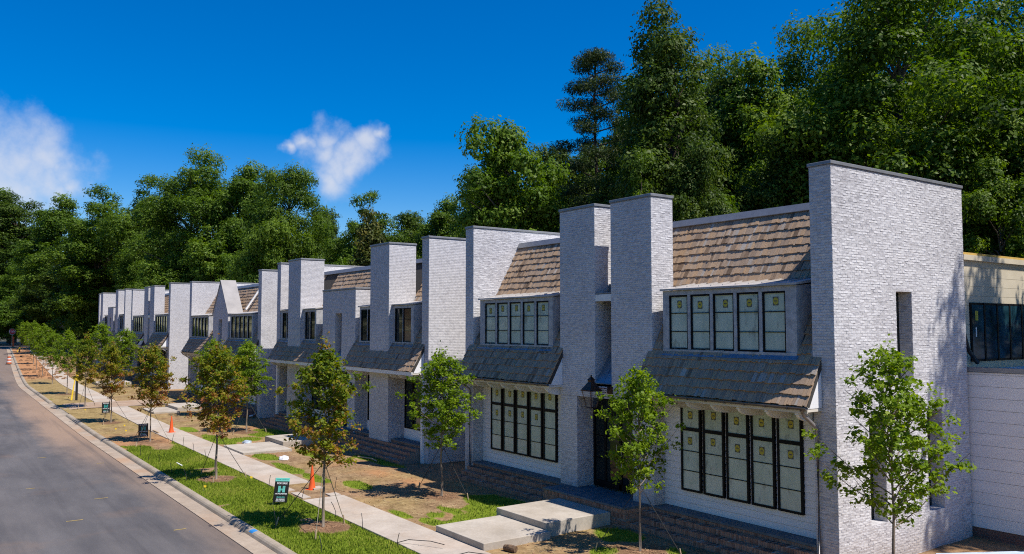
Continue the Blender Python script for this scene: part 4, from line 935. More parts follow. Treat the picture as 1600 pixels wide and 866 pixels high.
def big_tree(seed, H, R, base, ncl, nleaf, ls, mat, barkm, rc=(.10, .29), flat=.72, ragged=.5, bot=.35):
    r_ = np.random.default_rng(seed); rnd = random.Random(seed)
    zc = base + (H - base) * .5; Rz = (H - base) * .5
    d = unit(r_, ncl * 3); d = d[d[:, 2] > -1 + bot * r_.random(len(d))][:ncl]; ncl = len(d)
    rad = np.array([.80 + ragged * mnoise.noise(Vector((q[0] * 1.6, q[1] * 1.6, q[2] * 1.6 + seed * 3.7))) for q in d]) * (.42 + .58 * r_.random(ncl) ** .45)
    cen = d * rad[:, None] * np.array([R, R, Rz]) + np.array([0, 0, zc])
    wd = 1 - .35 * np.clip((cen[:, 2] - zc) / Rz, 0, 1); cen[:, :2] *= wd[:, None]
    crad = R * r_.uniform(rc[0], rc[1], ncl)
    idx = r_.choice(ncl, nleaf, p=crad ** 2 / np.sum(crad ** 2)); u = unit(r_, nleaf); u[:, 2] = np.where(r_.random(nleaf) < .35, np.abs(u[:, 2]), u[:, 2])
    rr = (.58 + .42 * r_.random(nleaf) ** .6) * (1 + .42 * np.sin(u[:, 0] * 6 + idx) * np.cos(u[:, 1] * 5 + idx * 1.7) + .15 * np.sin(u[:, 2] * 9 + idx * 2.3))
    pos = cen[idx] + u * (crad[idx] * rr)[:, None] * np.array([1, 1, flat])
    nr = u * .95 + np.array([0, 0, .45]) + r_.normal(size=(nleaf, 3)) * .42
    ct = r_.normal(0, .13, ncl); tone = .45 + ct[idx] + r_.normal(0, .17, nleaf)
    crown = leaf_cloud('crown', pos, nr, ls * r_.uniform(.65, 1.3, nleaf), tone, mat, DIAMOND, r_)
    mb = MB(); top = base + (H - base) * .72; r0 = .016 * H
    pts = [(0, 0, -.6)] + [(rnd.uniform(-.03, .03) * R * i, rnd.uniform(-.03, .03) * R * i, top * i / 6) for i in range(1, 7)]
    mb.tube(pts, [r0 * 1.35] + [r0 * (1.05 - .15 * i) for i in range(1, 7)], 9)
    for j in r_.choice(ncl, min(ncl, 44), replace=False):
        c = cen[j]; zs = max(base * .65, min(top * .95, c[2] - .55 * math.hypot(c[0], c[1]) - .5)); t_ = zs / top; i = min(5, int(t_ * 6)); p0 = Vector(pts[i + 1]) if i < 6 else Vector(pts[-1])
        p0 = Vector((p0.x, p0.y, zs)); c = Vector(c); mid = p0.lerp(c, .5) + Vector((rnd.uniform(-.4, .4), rnd.uniform(-.4, .4), rnd.uniform(-.2, .5)))
        w = r0 * .5 * (1.1 - .6 * t_); mb.tube([p0, p0.lerp(mid, .55) + Vector((0, 0, .15)), mid, c], [w, w * .8, w * .6, w * .2], 6)
    return crown, mb.mesh('trunk', barkm, True)
def pine_tree(seed, H, R):
    r_ = np.random.default_rng(seed); rnd = random.Random(seed); mb = MB()
    pts = [(.12 * math.sin(i), .1 * math.cos(i * 1.3), H * .97 * i / 9 - (.5 if i == 0 else 0)) for i in range(10)]; mb.tube(pts, [.30 - .026 * i for i in range(10)], 9)
    cen = []
    for i in range(34):
        z = H * (.50 + .49 * (i / 33) ** .8); a = i * 2.4 + rnd.uniform(-.4, .4); L = R * (1.05 - .75 * max(0, (z / H - .6) / .4)) * rnd.uniform(.45, 1.05)
        if z < H * .66 and rnd.random() < .55: L *= .5
        e = (L * math.cos(a), L * math.sin(a), z + rnd.uniform(-.1, .5)); mb.tube([(0, 0, z - .2), (e[0] * .5, e[1] * .5, z + .05), e], [.07, .045, .02], 5)
        for q in (1.0, .72): cen.append((e[0] * q + rnd.uniform(-.3, .3), e[1] * q + rnd.uniform(-.3, .3), e[2] + rnd.uniform(-.1, .25)))
    cen.append((0, 0, H)); cen = np.array(cen); n = 26000; idx = r_.integers(0, len(cen), n); u = unit(r_, n)
    pos = cen[idx] + u * (r_.random(n) ** .5)[:, None] * np.array([1.25, 1.25, .5])
    crown = leaf_cloud('crown', pos, u * .4 + np.array([0, 0, .5]) + r_.normal(size=(n, 3)) * .6, r_.uniform(.22, .42, n), .45 + r_.normal(0, .2, n) + .25 * (idx % 5 == 0), M['leaf_pine'], NEEDLE, r_)
    return crown, mb.mesh('trunk', M['bark_dark'], True)
KINDS = {
 'oak_a': (big_tree(1, 26, 7.5, 5.0, 150, 92000, .25, M['leaf_oak'], M['bark'], ragged=.62), 26, 7.5),
 'oak_b': (big_tree(2, 27, 7.2, 4.5, 160, 92000, .25, M['leaf_oak'], M['bark'], ragged=.55), 27, 7.2),
 'oak_c': (big_tree(3, 24, 6.0, 3.5, 130, 66000, .26, M['leaf_oak'], M['bark_dark'], ragged=.55), 24, 6.0),
 'oak_d': (big_tree(4, 23, 5.6, 3.0, 125, 64000, .26, M['leaf_oak'], M['bark'], ragged=.5), 23, 5.6),
 'dark_a': (big_tree(5, 24, 4.2, 2.0, 150, 68000, .22, M['leaf_dark'], M['bark_dark'], rc=(.19, .33), ragged=.45), 24, 4.2),
 'dark_b': (big_tree(6, 22, 4.6, 2.0, 140, 66000, .23, M['leaf_dark'], M['bark_dark'], rc=(.18, .31), ragged=.5), 22, 4.6),
 'light_a': (big_tree(7, 19, 4.2, 2.0, 130, 60000, .23, M['leaf_light'], M['bark'], rc=(.16, .30), ragged=.6), 19, 4.2),
 'magnolia': (big_tree(8, 14, 3.0, .8, 90, 18000, .30, M['leaf_magnolia'], M['bark_dark'], rc=(.2, .34)), 14, 3.0),
 'bush': (big_tree(9, 9, 3.4, .1, 90, 26000, .26, M['leaf_oak'], M['bark_dark'], rc=(.2, .36), bot=.9), 9, 3.4),
 'bush_light': (big_tree(10, 9, 3.4, .1, 90, 24000, .26, M['leaf_light'], M['bark_dark'], rc=(.2, .36), bot=.9), 9, 3.4),
 'pine': (pine_tree(12, 26, 4.2), 26, 4.2)}
LAB = {
 'oak_a': ('oak_tree', 'broad green hardwood', 'tree'), 'oak_b': ('oak_tree', 'round-crowned green hardwood', 'tree'),
 'oak_c': ('hardwood_tree', 'dark-trunked green hardwood', 'tree'), 'oak_d': ('hardwood_tree', 'pale-barked green hardwood', 'tree'),
 'dark_a': ('dark_tree', 'narrow dark green tree', 'tree'), 'dark_b': ('dark_tree', 'bushy dark green tree', 'tree'),
 'light_a': ('light_tree', 'yellow-green leafy tree', 'tree'), 'bush': ('understorey_tree', 'rounded green understorey tree', 'tree'),
 'bush_light': ('understorey_tree', 'rounded yellow-green understorey tree', 'tree'),
 'magnolia': ('magnolia_tree', 'olive and yellow tinted magnolia behind the numbered duplex', 'tree'), 'pine': ('pine_tree', 'tall pine with bare trunk and flat needle clumps beside the dark trees', 'tree')}
def plant(kind, x, y, ztop, rad, i):
    (cr, tr), H0, R0 = KINDS[kind]; zb = g(x) - .3 + max(0, y - 26) * .012
    nm, lab, cat = LAB[kind]
    o = empty(nm, (x, y, zb), (i * 2.399) % 6.283); s = rad / R0 * 1.06; o.scale = (s, s, (ztop - zb) / H0 * .99)
    pv = Vector((x, y, 0)); pxx = 800 + 1292 * pv.dot(rt) / max(1.0, pv.dot(fw))
    reg = next(t_ for lim, t_ in ((100, 'past the far end of the road'), (160, 'beside the far end of the road'), (265, 'behind the two farthest duplexes'), (345, 'behind the left half of the gable duplex'), (435, 'behind the right half of the gable duplex'), (525, 'behind the left chimney of the numbered duplex'), (660, 'behind the right chimney of the numbered duplex'), (740, 'behind the gap between the first two duplexes'), (880, 'behind the left half of the lantern duplex'), (1060, 'behind the twin chimneys of the lantern duplex'), (1270, 'behind the shake roof beside the tall end wall'), (1500, 'behind the tall end wall'), (9999, 'behind the cream rear storey')) if pxx < lim)
    size = 'very tall' if ztop > 26 else 'tall' if ztop > 19.5 else 'middling' if ztop > 13.6 else 'low'
    if kind not in ('magnolia', 'pine'): lab = size + ' ' + lab + ' ' + reg
    tag(o, lab, cat, 'woods: ' + lab)
    inst('crown', cr, o); inst('trunk', tr, o); return o
WOODS = [
('oak_a', -25.8, 44.9, 27.3, 7.3), ('oak_b', -26.2, 59.8, 30.7, 7.2), ('oak_c', -33.4, 67.0, 33.6, 8.7), ('dark_a', -35.3, 36.7, 27.4, 3.9), ('oak_d', -37.0, 48.1, 25.9, 5.2),
 ('dark_b', -42.7, 50.4, 28.3, 5.0), ('oak_b', -42.1, 61.5, 32.6, 7.0), ('pine', -45.3, 39.8, 26.3, 3.5), ('light_a', -43.7, 31.7, 21.6, 4.0), ('dark_a', -50.7, 42.6, 21.1, 3.8),
 ('oak_c', -52.7, 50.1, 28.3, 4.7), ('oak_a', -60.0, 39.9, 21.9, 4.2), ('dark_b', -61.2, 48.6, 25.4, 4.2), ('oak_d', -72.6, 42.9, 19.7, 4.2), ('dark_b', -81.6, 44.0, 20.6, 4.3),
 ('oak_c', -76.9, 36.8, 19.9, 4.2), ('magnolia', -64.7, 31.5, 15.9, 2.3), ('bush', -75.7, 29.8, 13.5, 2.6), ('bush', -72.1, 31.5, 12.6, 2.1), ('oak_a', -85.9, 31.0, 25.0, 5.1),
 ('oak_b', -114.3, 29.1, 30.2, 7.9), ('oak_d', -108.6, 33.7, 28.2, 6.3), ('oak_c', -152.1, 24.3, 29.8, 8.5), ('oak_d', -181.0, 21.6, 32.1, 8.0), ('dark_a', -250.4, 18.9, 43.5, 10.0),
 ('oak_a', -263.5, 12.5, 47.3, 13.7), ('oak_c', -141.6, 28.6, 30.6, 6.6), ('dark_b', -98.7, 40.6, 22.9, 4.4), ('light_a', -106.0, 30.4, 20.5, 4.4), ('oak_d', -95.2, 31.7, 17.6, 3.7),
 ('oak_a', -134.0, 28.9, 22.1, 6.3), ('dark_a', -169.5, 23.9, 24.9, 7.1), ('light_a', -235.1, 23.2, 24.3, 8.7), ('bush', -168.0, 22.6, 14.2, 5.2), ('bush', -153.3, 22.6, 12.3, 3.7),
 ('oak_c', -228.8, 19.9, 22.9, 9.2), ('dark_b', -206.7, 23.4, 20.2, 7.7), ('dark_a', -241.5, 14.1, 18.8, 8.7), ('oak_d', -154.3, 24.6, 20.1, 6.0), ('bush', -221.5, 16.4, 13.7, 4.4),
 ('bush', -217.9, 21.5, 12.0, 6.6), ('bush', -235.2, 14.4, 10.7, 6.2), ('oak_d', -35.8, 56.7, 27.6, 6.2), ('dark_a', -29.9, 40.8, 19.4, 2.8), ('oak_b', -54.1, 62.0, 33.9, 6.8),
 ('oak_d', -19.0, 42.4, 14.8, 2.9), ('dark_b', -27.2, 51.5, 20.5, 4.4), ('dark_b', -31.6, 34.9, 17.8, 2.3), ('oak_a', -19.3, 48.8, 24.1, 5.1), ('light_a', -47.7, 36.5, 17.2, 2.8),
 ('dark_a', -55.0, 33.1, 13.7, 2.7), ('dark_b', -58.5, 31.6, 13.1, 2.6), ('oak_c', -33.4, 32.5, 16.0, 2.1), ('dark_a', -40.4, 36.4, 16.9, 2.5), ('bush', -21.4, 42.4, 12.8, 2.4),
 ('bush', -18.9, 44.2, 12.7, 2.4), ('bush', -27.6, 38.9, 13.3, 2.4), ('bush', -30.7, 36.2, 13.5, 2.3), ('bush', -42.6, 33.3, 13.5, 2.3), ('bush', -46.6, 31.0, 13.0, 2.4),
 ('bush', -110.8, 30.6, 15.2, 4.6), ('bush', -134.3, 28.5, 15.3, 4.9), ('bush', -94.0, 31.7, 14.5, 2.9),
]
for i, (k, x, y, zt, rad) in enumerate(WOODS):
    if k == 'bush' and i % 3 == 0: k = 'bush_light'
    plant(k, x, y, zt, rad, i)
# tall trees in the side yard beyond the frame; the first dapples the end wall, the rear two are added for window reflections
for i, (k, x, y, zt, rad) in enumerate((('light_a', -4.0, 30.6, 24.0, 4.0), ('oak_d', 4.0, 35.0, 24.0, 5.0), ('oak_c', -5.0, 44.0, 21.0, 6.0), ('dark_b', 1.0, 52.0, 22.0, 6.0))):
    o = plant(k, x, y, zt, rad, i + 50); o['label'] = ('leafy yellow-green tree in the side yard past the low wing', 'hardwood tree in the side yard past the low wing', 'dark-trunked hardwood behind the side yard', 'bushy dark tree behind the side yard')[i]
    if 'group' in o: del o['group']

def young_tree(seed, H, R, mat, nleaf, red=0.0, t0=.42, cone=0.0):
    """nursery maple: slim trunk, ascending branches, leaves in sprays along the twigs"""
    r_ = np.random.default_rng(seed); rnd = random.Random(seed); mb = MB(); base = H * .30
    pts = [(0, 0, -.1)] + [(rnd.uniform(-.02, .02), rnd.uniform(-.02, .02), H * .96 * i / 8) for i in range(1, 9)]
    mb.tube(pts, [.048] + [.042 - .0045 * i for i in range(1, 9)], 8)
    P, Nn, Tn = [], [], []; nb = 46
    for i in range(nb):
        f_ = (i + .5) / nb; z = base + (H * .93 - base) * f_; a = i * 2.39996 + rnd.uniform(-.5, .5)
        prof = math.sin(math.pi * min(1, (f_ * .86 + .17))) ** .8; prof = prof * (1 - cone) + cone * (1.15 - .95 * f_) * min(1, .5 + f_ * 4); L = R * prof * rnd.uniform(.6, 1.18) * (1.0 if f_ < .75 else .85) + .12
        rise = L * rnd.uniform(.55, 1.05); e = Vector((L * math.cos(a), L * math.sin(a), z + rise)); p0 = Vector((0, 0, z)); mid = p0.lerp(e, .55) + Vector((0, 0, -.06 * L))
        mb.tube([p0, mid, e], [.016, .011, .004], 5); n = int(nleaf / nb * (.4 + 1.2 * L / R))
        nt = 5
        for k in range(nt):
            q = .30 + .70 * (k + rnd.random()) / nt; c = p0.lerp(mid, q / .55) if q < .55 else mid.lerp(e, (q - .55) / .45)
            sd = Vector((rnd.gauss(0, .15), rnd.gauss(0, .15), rnd.gauss(.02, .10))); m_ = n // nt
            P.append(np.array(c + sd) + r_.normal(size=(m_, 3)) * np.array([.085, .085, .06])); Nn.append(np.tile(np.array([math.cos(a) * .35, math.sin(a) * .35, .75]), (m_, 1)) + r_.normal(size=(m_, 3)) * .5)
            rt_ = red * max(-.3, 1.0 - 2.0 * f_) + rnd.gauss(0, .10); Tn.append(np.clip(t0 + rt_ + r_.normal(0, .16, m_), 0, 1))
    n = 60; P.append(np.array([0, 0, H * .97]) + r_.normal(size=(n, 3)) * np.array([.10, .10, .16])); Nn.append(np.tile([0, 0, .8], (n, 1)) + r_.normal(size=(n, 3)) * .5); Tn.append(np.clip(.5 + r_.normal(0, .16, n), 0, 1))
    P, Nn, Tn = np.concatenate(P), np.concatenate(Nn), np.concatenate(Tn)
    return leaf_cloud('crown', P, Nn, r_.uniform(.065, .125, len(P)), Tn, mat, MAPLE, r_), mb.mesh('trunk', M['bark_young'], True)
Y_GREEN = [young_tree(s, 5.2, 1.12, M['leaf_maple'], 5200, 0, .45, .3) for s in (21, 22, 23)]
Y_RED = [young_tree(s, 5.4, 1.05, M['leaf_maple_red'], 5800, .30, .42) for s in (31, 32)]
Y_TURN = [young_tree(s, 5.3, 1.02, M['leaf_maple_red'], 5800, .32, .26) for s in (41,)]
def street_tree(mesh, x, y, sc, label, rz, guys=(), nm='maple_tree', grp='young street maples', tan=False, sr=1.0):
    o = empty(nm, (x, y, lawn_z(x, y) if y - cv(x) < 18 else g(x)), rz); o.scale = (sc * sr, sc * sr, sc); tag(o, label, 'tree', grp)
    inst('crown', mesh[0], o); inst('trunk', mesh[1], o)
    for (gx_, gy_) in guys:
        lx_, ly_ = (gx_ - x), (gy_ - y); c_, s_ = math.cos(-rz), math.sin(-rz); qx, qy = (lx_ * c_ - ly_ * s_) / (sc * sr), (lx_ * s_ + ly_ * c_) / (sc * sr)
        mb = MB(); mb.tube([(0, 0, 1.85), (qx * .97, qy * .97, .12)], .011, 5); mb.build('guy_strap', M['strap_tan'] if (tan and qx > 0) else M['strap'], o)
        mb = MB(); mb.tube([(qx * 1.02, qy * 1.02, -.1), (qx * .96, qy * .96, .24)], .022, 5); mb.build('stake', M['wood'], o)
    return o
street_tree(Y_TURN[0], -23.94, 10.05, 1.05, 'young maple turning olive and rust in a mulch ring near the teal-topped sign', .4, ((-24.9, 8.95), (-22.65, 9.28), (-24.0, 10.75)), tan=True, sr=.98)
street_tree(Y_RED[0], -33.89, 9.71, 1.0, 'young maple with rust-red lower leaves alone in a mulch ring on green verge', 1.1, ((-35.3, 9.5), (-33.04, 9.35), (-33.44, 10.74)), sr=1.02)
street_tree(Y_RED[1], -46.77, 9.95, .96, 'young rust-tinged maple beside a black sale sign and small orange cone', 2.0, ((-45.2, 8.95), (-45.9, 10.7), (-47.6, 9.3)), tan=True)
street_tree(Y_RED[0], -57.0, 9.79, .92, 'young russet maple beside the black sale sign on dry verge', 3.0, ((-56.0, 9.2), (-56.3, 10.7), (-57.9, 9.5)))
FAR = ('young maple on the dry verge beyond the earth crossing', 'young street maples far along the kerb')
street_tree(Y_TURN[0], -66.9, 9.75, .98, 'young olive-green maple just before the earth crossing', 1.7, ((-66, 9.2), (-67.5, 10.5)))
for i, (x, y) in enumerate(STREET[5:]):
    street_tree((Y_GREEN + Y_GREEN)[i % 6], x, y, (1.05, .98, 1.08, 1.0, 1.1, 1.05, 1.0, 1.05)[i % 8], FAR[0], i * 1.9, grp=FAR[1], sr=.86)
street_tree(Y_GREEN[0], -16.48, 15.96, .955, 'bright green young maple on bare soil before the lantern entry', .2, ((-17.2, 15.0), (-15.4, 16.4)), grp='young yard maples', sr=.88)
street_tree(Y_GREEN[1], -25.8, 15.27, 1.0, 'bright green young maple with two guy straps between the first two duplexes', 1.3, ((-27.5, 15.3), (-24.7, 15.7)), grp='young yard maples', sr=1.05)
street_tree(Y_GREEN[2], -47.86, 15.35, 1.02, 'green young maple before the left half of the numbered duplex', 2.4, ((-47.2, 14.4), (-47.0, 16.2)), grp='young yard maples', sr=1.1)
street_tree(Y_GREEN[0], -57.2, 16.0, 1.0, 'green young maple before the right half of the gable duplex', 3.4, grp='young yard maples', sr=1.0)
street_tree(Y_GREEN[1], -82.2, 15.14, 1.05, 'green young maple before the slotted-tower duplex', 4.4, ((-81.2, 14.6), (-82.8, 16)), grp='young yard maples', sr=1.15)
street_tree(Y_GREEN[2], -97.5, 15.6, 1.1, 'green young maple before the farthest duplex', 5.4, grp='young yard maples', sr=1.2)
OPP = [('oak_a', -30), ('oak_c', -46), ('dark_b', -58), ('oak_b', -72), ('oak_d', -88), ('oak_a', -104), ('oak_c', -14), ('oak_b', 4), ('dark_a', -38), ('dark_b', -120), ('oak_b', -134), ('oak_d', -148), ('dark_a', -160), ('oak_a', -174), ('oak_c', -190), ('dark_b', -206), ('oak_b', -222), ('oak_a', -240)]
for i, (k, x) in enumerate(OPP):
    o = plant(k, x, -24 - 4 * (i % 3), 22, 7.0, i + 70); o['label'] = 'tall tree on the opposite side of the road'; o['group'] = 'trees across the road'
street_tree(young_tree(55, 5.65, 1.42, M['leaf_maple'], 5400, 0, .45, 1.0), -9.9, 17.04, 1.0, 'wide bright green young maple beside the tall end wall', .9, (), grp='young yard maples', sr=1.0)
#==SMALL==
# ------------------------------------------------------------------ signs, cones, barrel and small things
def sale_sign(x, y, label, strip, rz=0.0, roll=-.12):
    z0 = lawn_z(x, y); o = empty('sale_sign', (x, y, z0), rz); o.rotation_euler = (roll, 0, rz); tag(o, label, 'sign', 'black sale signs on the verge')
    # board faces +x (across the pavement run), .5 wide along y
    top = .80; mb = MB(); mb.box(-.012, .012, -.25, .25, .10, top); bd = mb.build('board', M['sign_black'], o); bevel(bd, .004, 1)
    for yy in (-.22, .22): mb = MB(); mb.box(-.035, -.014, yy - .012, yy + .012, -.25, top + .02); mb.build('post', M['steel'], o)
    R_ = (math.pi / 2, 0, math.pi / 2); X_ = .0135
    if strip:
        mb = MB(); mb.box(-.012, .012, -.25, .25, top + .003, top + .115); mb.build('rider_strip', M['teal'], o); text_obj('UNDER CONTRACT', .046, M['teal_dark'], o, (X_, 0, top + .06), R_)
    text_obj('FOR SALE', .085, M['white_print'], o, (X_, 0, top - .065), R_)
    lg = MB()
    for s in (-1, 1):
        for a, b in ((.035, .055), (.065, .085), (.095, .12)): lg.box(.0125, .0145, s * a, s * b, .435, .65)
        for k, zz in enumerate((.46, .50, .54, .58, .62)): lg.box(.0125, .0143, s * .05, s * .10, zz - .006, zz + .006)
    lg.box(.0125, .0147, -.05, .05, .53, .555); lg.box(.0125, .0148, -.034, .034, .505, .515); lg.build('logo', M['teal_dark'] if not strip else M['teal'], o)
    text_obj('HM PROPERTIES', .058, M['white_print'], o, (X_, 0, .385), R_)
    text_obj('704-552-9292', .050, M['teal'], o, (X_, 0, .275), R_)
    text_obj('704-619-0659', .056, M['white_print'], o, (X_, 0, .150), R_)
    mb = MB(); 
    for k, (a, b) in enumerate(((-.15, -.07), (-.055, .15))): mb.box(.0125, .0145, a, b, .198, .222)
    mb.build('name_line', M['white_print'], o)
    return o
sale_sign(-27.72, 10.05, 'black sale sign with teal strip on top, leaning in green grass', True)
sale_sign(-48.2, 9.9, 'black sale sign without a strip on the edge of green turf', False, roll=.02)
sale_sign(-61.9, 10.3, 'small far black sale sign on dry verge', False, roll=0)
def cone(x, y, z, h, label):
    o = empty('traffic_cone', (x, y, z), .3); tag(o, label, 'traffic cone', 'orange cones on the pavement')
    mb = MB(); mb.box(-.18, .18, -.18, .18, 0, .03); bevel(mb.build('base', M['orange'], o), .012, 2)
    mb = MB(); mb.lathe((0, 0, .03), [(.145, 0), (.135, .02), (.10, .25 * h), (.06, .65 * h), (.026, h - .06), (.022, h - .035)], 18); mb.build('body', M['orange'], o, smooth=True)
cone(-29.75, 12.02, -.045, .93, 'tall orange traffic cone on the clay gap in the pavement')
cone(-50.0, 11.75, g(-50) + .02, .93, 'orange traffic cone on the pavement near the far sale sign')
o = empty('traffic_drum', (-129.2, 9.55, g(-129) - .1)); tag(o, 'orange and white striped traffic drum on the gutter', 'traffic drum')
for i in range(5):
    z = .06 + i * .19; mb = MB(); r0, r1 = .30 - .018 * i, .29 - .018 * i; mb.lathe((0, 0, z), [(r0, 0), (r0 * .99, .01), (r1, .185), (r1 - .01, .189)], 20); mb.build('band', M['orange_dark'] if i % 2 == 0 else M['white_refl'], o, smooth=False)
mb = MB(); mb.lathe((0, 0, 0), [(.42, 0), (.42, .05), (.30, .059)], 20); mb.build('base', M['black_tube'], o)
mb = MB(); mb.box(-.1, .1, -.02, .02, 1.012, 1.09); mb.build('handle', M['orange_dark'], o)
o = empty('stop_sign', (-188.5, 14.3, g(-188)), 0); tag(o, 'red octagonal stop sign at the far end of the road', 'stop sign')
ang = math.atan2(-14.3, 188.5)
mb = MB(); mb.tube([(0, 0, -.3), (0, 0, 3.3)], .04, 8); mb.build('post', M['steel'], o)
mb = MB(); n = 8; s0 = .60
mb.v = [(.06 + d_, s_ * math.cos(math.pi / 8 + k * math.pi / 4), 3.0 + s_ * math.sin(math.pi / 8 + k * math.pi / 4)) for d_, s_ in ((0, s0), (.02, s0)) for k in range(8)]
mb.f = [tuple(range(8)), tuple(range(15, 7, -1))] + [(k, (k + 1) % 8, 8 + (k + 1) % 8, 8 + k) for k in range(8)]; mb.t = [.5] * 10; pl = mb.build('plate', M['white_refl'], o)
mb = MB(); mb.face([(.083, .55 * math.cos(math.pi / 8 + k * math.pi / 4), 3.0 + .55 * math.sin(math.pi / 8 + k * math.pi / 4)) for k in range(8)]); mb.build('red_face', M['red'], o)
text_obj('STOP', .46, M['white_print'], o, (.086, 0, 3.0), (math.pi / 2, 0, math.pi / 2), 'lettering')
mb = MB(); mb.box(.05, .08, .06, .36, .1, 2.0); mb.build('orange_panel', M['orange'], o)
# safety tape post and a tape-wrapped pole in the verge
def tape_post(x, y, h, label, tilt=0):
    o = empty('tape_post', (x, y, g(x))); tag(o, label, 'post', 'posts wrapped in yellow tape')
    mb = MB(); mb.tube([(0, 0, -.2), (0, tilt, h)], .09, 8); mb.build('post', M['black_tube'], o)
    mb = MB(); mb.tube([(0, tilt * .45, h * .42), (0, tilt * .6, h * .56)], .10, 8); mb.build('tape_wrap', M['flag'], o)
    mb = MB(); mb.face([(.03, -.1, h * .5), (.03, -.16, h * .5), (.1, -.42, .02), (.1, -.3, .02)]); mb.build('tape_tail', M['flag'], o)
tape_post(-72.86, 10.0, 3.6, 'dark pole with yellow tape beside the earth crossing')
tape_post(-163.9, 13.6, 1.5, 'short dark post with yellow tape on bare far clay')
# irrigation tubes poking out of the turf
TB = [(-41.9, 8.5), (-40.2, 8.5), (-38.0, 8.5), (-36.2, 8.55), (-34.0, 8.6), (-45.5, 10.75), (-43.5, 10.8), (-41.5, 10.8), (-39.5, 10.8), (-24.85, 10.85), (-22.9, 10.85), (-27.6, 10.8), (-30.9, 10.8), (-29.3, 12.75), (-20.6, 10.8), (-24.4, 8.75), (-21.3, 8.9)]
for i, (x, y) in enumerate(TB):
    o = empty('irrigation_tube', (x, y, lawn_z(x, y))); rgx = random.Random(i)
    tag(o, 'thin black irrigation tube poking out of the turf edge', 'tube', 'irrigation tubes in the verge'); h_ = rgx.uniform(.35, .6); a = rgx.uniform(-.9, .5); b = rgx.uniform(-.3, .3)
    mb = MB(); mb.tube([(0, 0, -.08), (.05 * a, .02 * b, h_ * .4), (.25 * a, .25 * b, h_ * .78), (.5 * a, .4 * b, h_)], .010, 5); mb.build('tube', M['black_tube'], o)
for i, pts in enumerate((((-20.9, 10.9, .02), (-20.6, 11.15, .14), (-20.0, 11.5, .17), (-19.6, 11.7, .13)), ((-18.9, 11.7, .02), (-18.7, 11.9, .1), (-18.1, 12.2, .11), (-17.6, 12.5, .06)))):
    mb = MB(); mb.tube(pts, .011, 5); o = mb.build('drip_hose', M['black_tube']); tag(o, 'thin black hose curving over the pavement edge by the lower slab', 'hose', 'black hoses over the pavement')
# yellow marker flags
for i, (x, y) in enumerate([(-31.6, 8.6), (-35.0, 9.0), (-25.2, 9.3), (-51.0, 9.5), (-52.3, 9.2), (-53.6, 9.9), (-64.0, 9.3), (-73.5, 9.5), (-32.5, 10.6)]):
    o = empty('marker_flag', (x, y, lawn_z(x, y))); tag(o, 'tiny yellow marker flag in the verge', 'flag', 'yellow marker flags')
    mb = MB(); mb.tube([(0, 0, -.05), (0, 0, .22)], .004, 4); mb.build('wire', M['steel'], o)
    mb = MB(); mb.face([(.002, 0, .22), (.002, .10, .20), (.004, .09, .13), (.002, 0, .14)]); mb.build('flag_sheet', M['flag'], o)
M['turf'] = simple('dry_turf', (.15, .09, .05), .95, var=.5, scale=14, bump=.8)
# stakes, boards, sod roll, stone, pipes
def stick(pts, r, mat, name, label, cat, grp=None, n=5):
    mb = MB(); mb.tube(pts, r, n); o = mb.build(name, M[mat]); tag(o, label, cat, grp); return o
mb = MB(); mb.box(-38.6, -37.7, 9.3, 9.36, .02, .05); tag(mb.build('timber_offcut', M['plastic_white']), 'pale timber offcut lying on the green verge', 'board')
mb = MB(); mb.box(-51.2, -49.9, 11.0, 11.08, .03, .09); tag(mb.build('timber_board', M['wood']), 'raw timber board across the pavement by the far cone', 'board')
for x, y, lab in ((-18.4, 13.0, 'brown rolled strip of dry turf by the lower slab'),):
    mb = MB(); mb.tube([(x - .2, y, .07), (x, y + .04, .085), (x + .16, y + .1, .075)], [.085, .10, .09], 12); tag(mb.build('turf_roll', M['turf']), lab, 'turf roll')
mb = MB(); mb.tube([(-35.6, 16.6, .03), (-34.6, 16.8, .05), (-33.9, 16.7, .04)], .035, 6); tag(mb.build('cloth_strip', M['wood']), 'tan cloth strip lying below the brick steps', 'cloth')
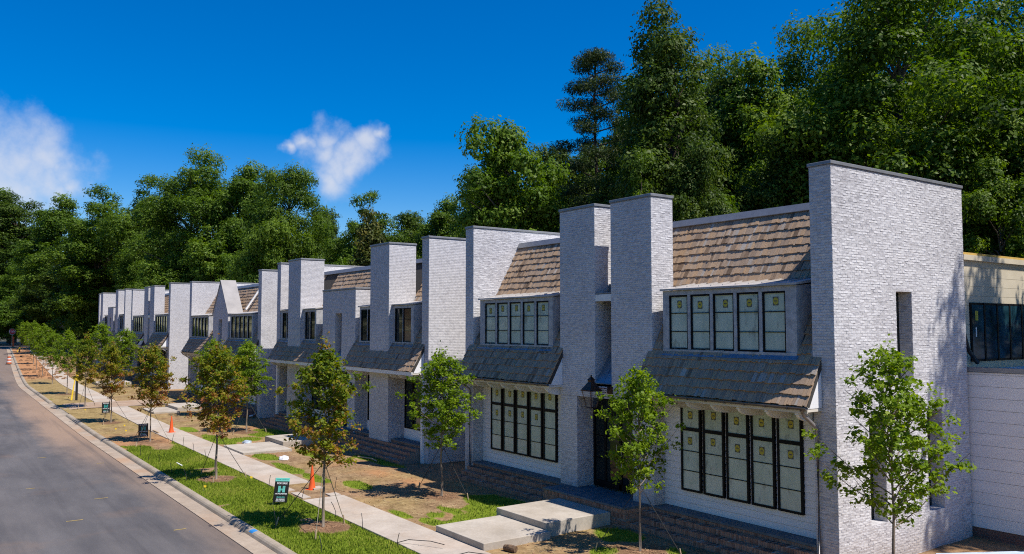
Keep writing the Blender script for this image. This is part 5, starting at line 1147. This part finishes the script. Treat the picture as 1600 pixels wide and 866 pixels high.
def lump(name, x, y, s, mat, label, cat, seed):
    bm = bmesh.new(); bmesh.ops.create_icosphere(bm, subdivisions=3, radius=1)
    for v_ in bm.verts:
        n_ = mnoise.noise(v_.co * 1.7 + Vector((seed, 0, 0))); v_.co = Vector((v_.co.x * s * 1.4, v_.co.y * s, v_.co.z * s * .5)) * (1 + .35 * n_)
    me = bpy.data.meshes.new(name); bm.to_mesh(me); bm.free(); me.materials.append(mat); o = inst(name, me, None, (x, y, lawn_z(x, y) + s * .25)); tag(o, label, cat); return o
lump('plastic_bag', -43.2, 13.9, .22, M['pipe_blue'], 'crumpled grey plastic bag on bare soil by the slabs', 'bag', 2)
lump('valve_cover', -37.0, 13.6, .22, M['plastic_white'], 'round white valve cover in bare soil', 'cover', 5)
for i in range(9):
    x0, y0 = -11.0 + .10 * i, 22.3 + .16 * (i % 4); mb = MB(); z = .07 + .075 * (i // 4)
    mb.tube([(x0 - .5, y0 - .55, z), (x0 + .75, y0 + 1.35 + .1 * (i % 3), z + .01)], .042, 8); tag(mb.build('pipe', M['pipe_blue']), 'pale blue-grey pipe in the pile beside the end wall', 'pipe', 'pipes piled by the end wall')
# survey paint on the road and kerb
for i, (x, y, l, mt) in enumerate([(-33.0, 5.2, .75, 'paint_yellow'), (-36.5, 3.4, .5, 'paint_yellow'), (-29.7, 3.9, .8, 'paint_yellow'), (-26.6, 6.4, .6, 'paint_yellow'), (-44.8, 4.6, .6, 'paint_yellow'), (-41.5, 6.6, .5, 'paint_yellow')]):
    mb = MB(); zz = g(x) - .12 - .012 * max(0, y - 3) * .3 + .004; mb.face([(x, y, zz), (x, y + l * .6, zz), (x - .09, y + l * .6, zz), (x - .09, y, zz)][::-1]); tag(mb.build('survey_mark', M[mt]), 'short yellow survey paint dash on the asphalt', 'paint mark', 'survey dashes on the road')
mb = MB(); mb.prism_x([(8.06, -.024), (8.10, .008), (8.16, .0245), (8.24, .0225), (8.24, .010), (8.1, -.01)], -24.75, -24.45); tag(mb.build('survey_mark', M['paint_blue']), 'blue survey paint patch on the kerb near the mulch ring', 'paint mark')
# overhead cables beyond the cross street
for i, zc in enumerate((9.8, 9.5, 8.2, 7.95)):
    pts = []
    for k in range(13):
        f_ = k / 12; pts.append((-232 + 34 * f_, 1 + 48 * f_, zc + 1.2 * (2 * f_ - 1) ** 2 - .3))
    mb = MB(); mb.tube(pts, .035, 5); tag(mb.build('overhead_cable', M['cable']), 'thin overhead cable in front of the far dark woods', 'cable', 'overhead cables beyond the cross street')
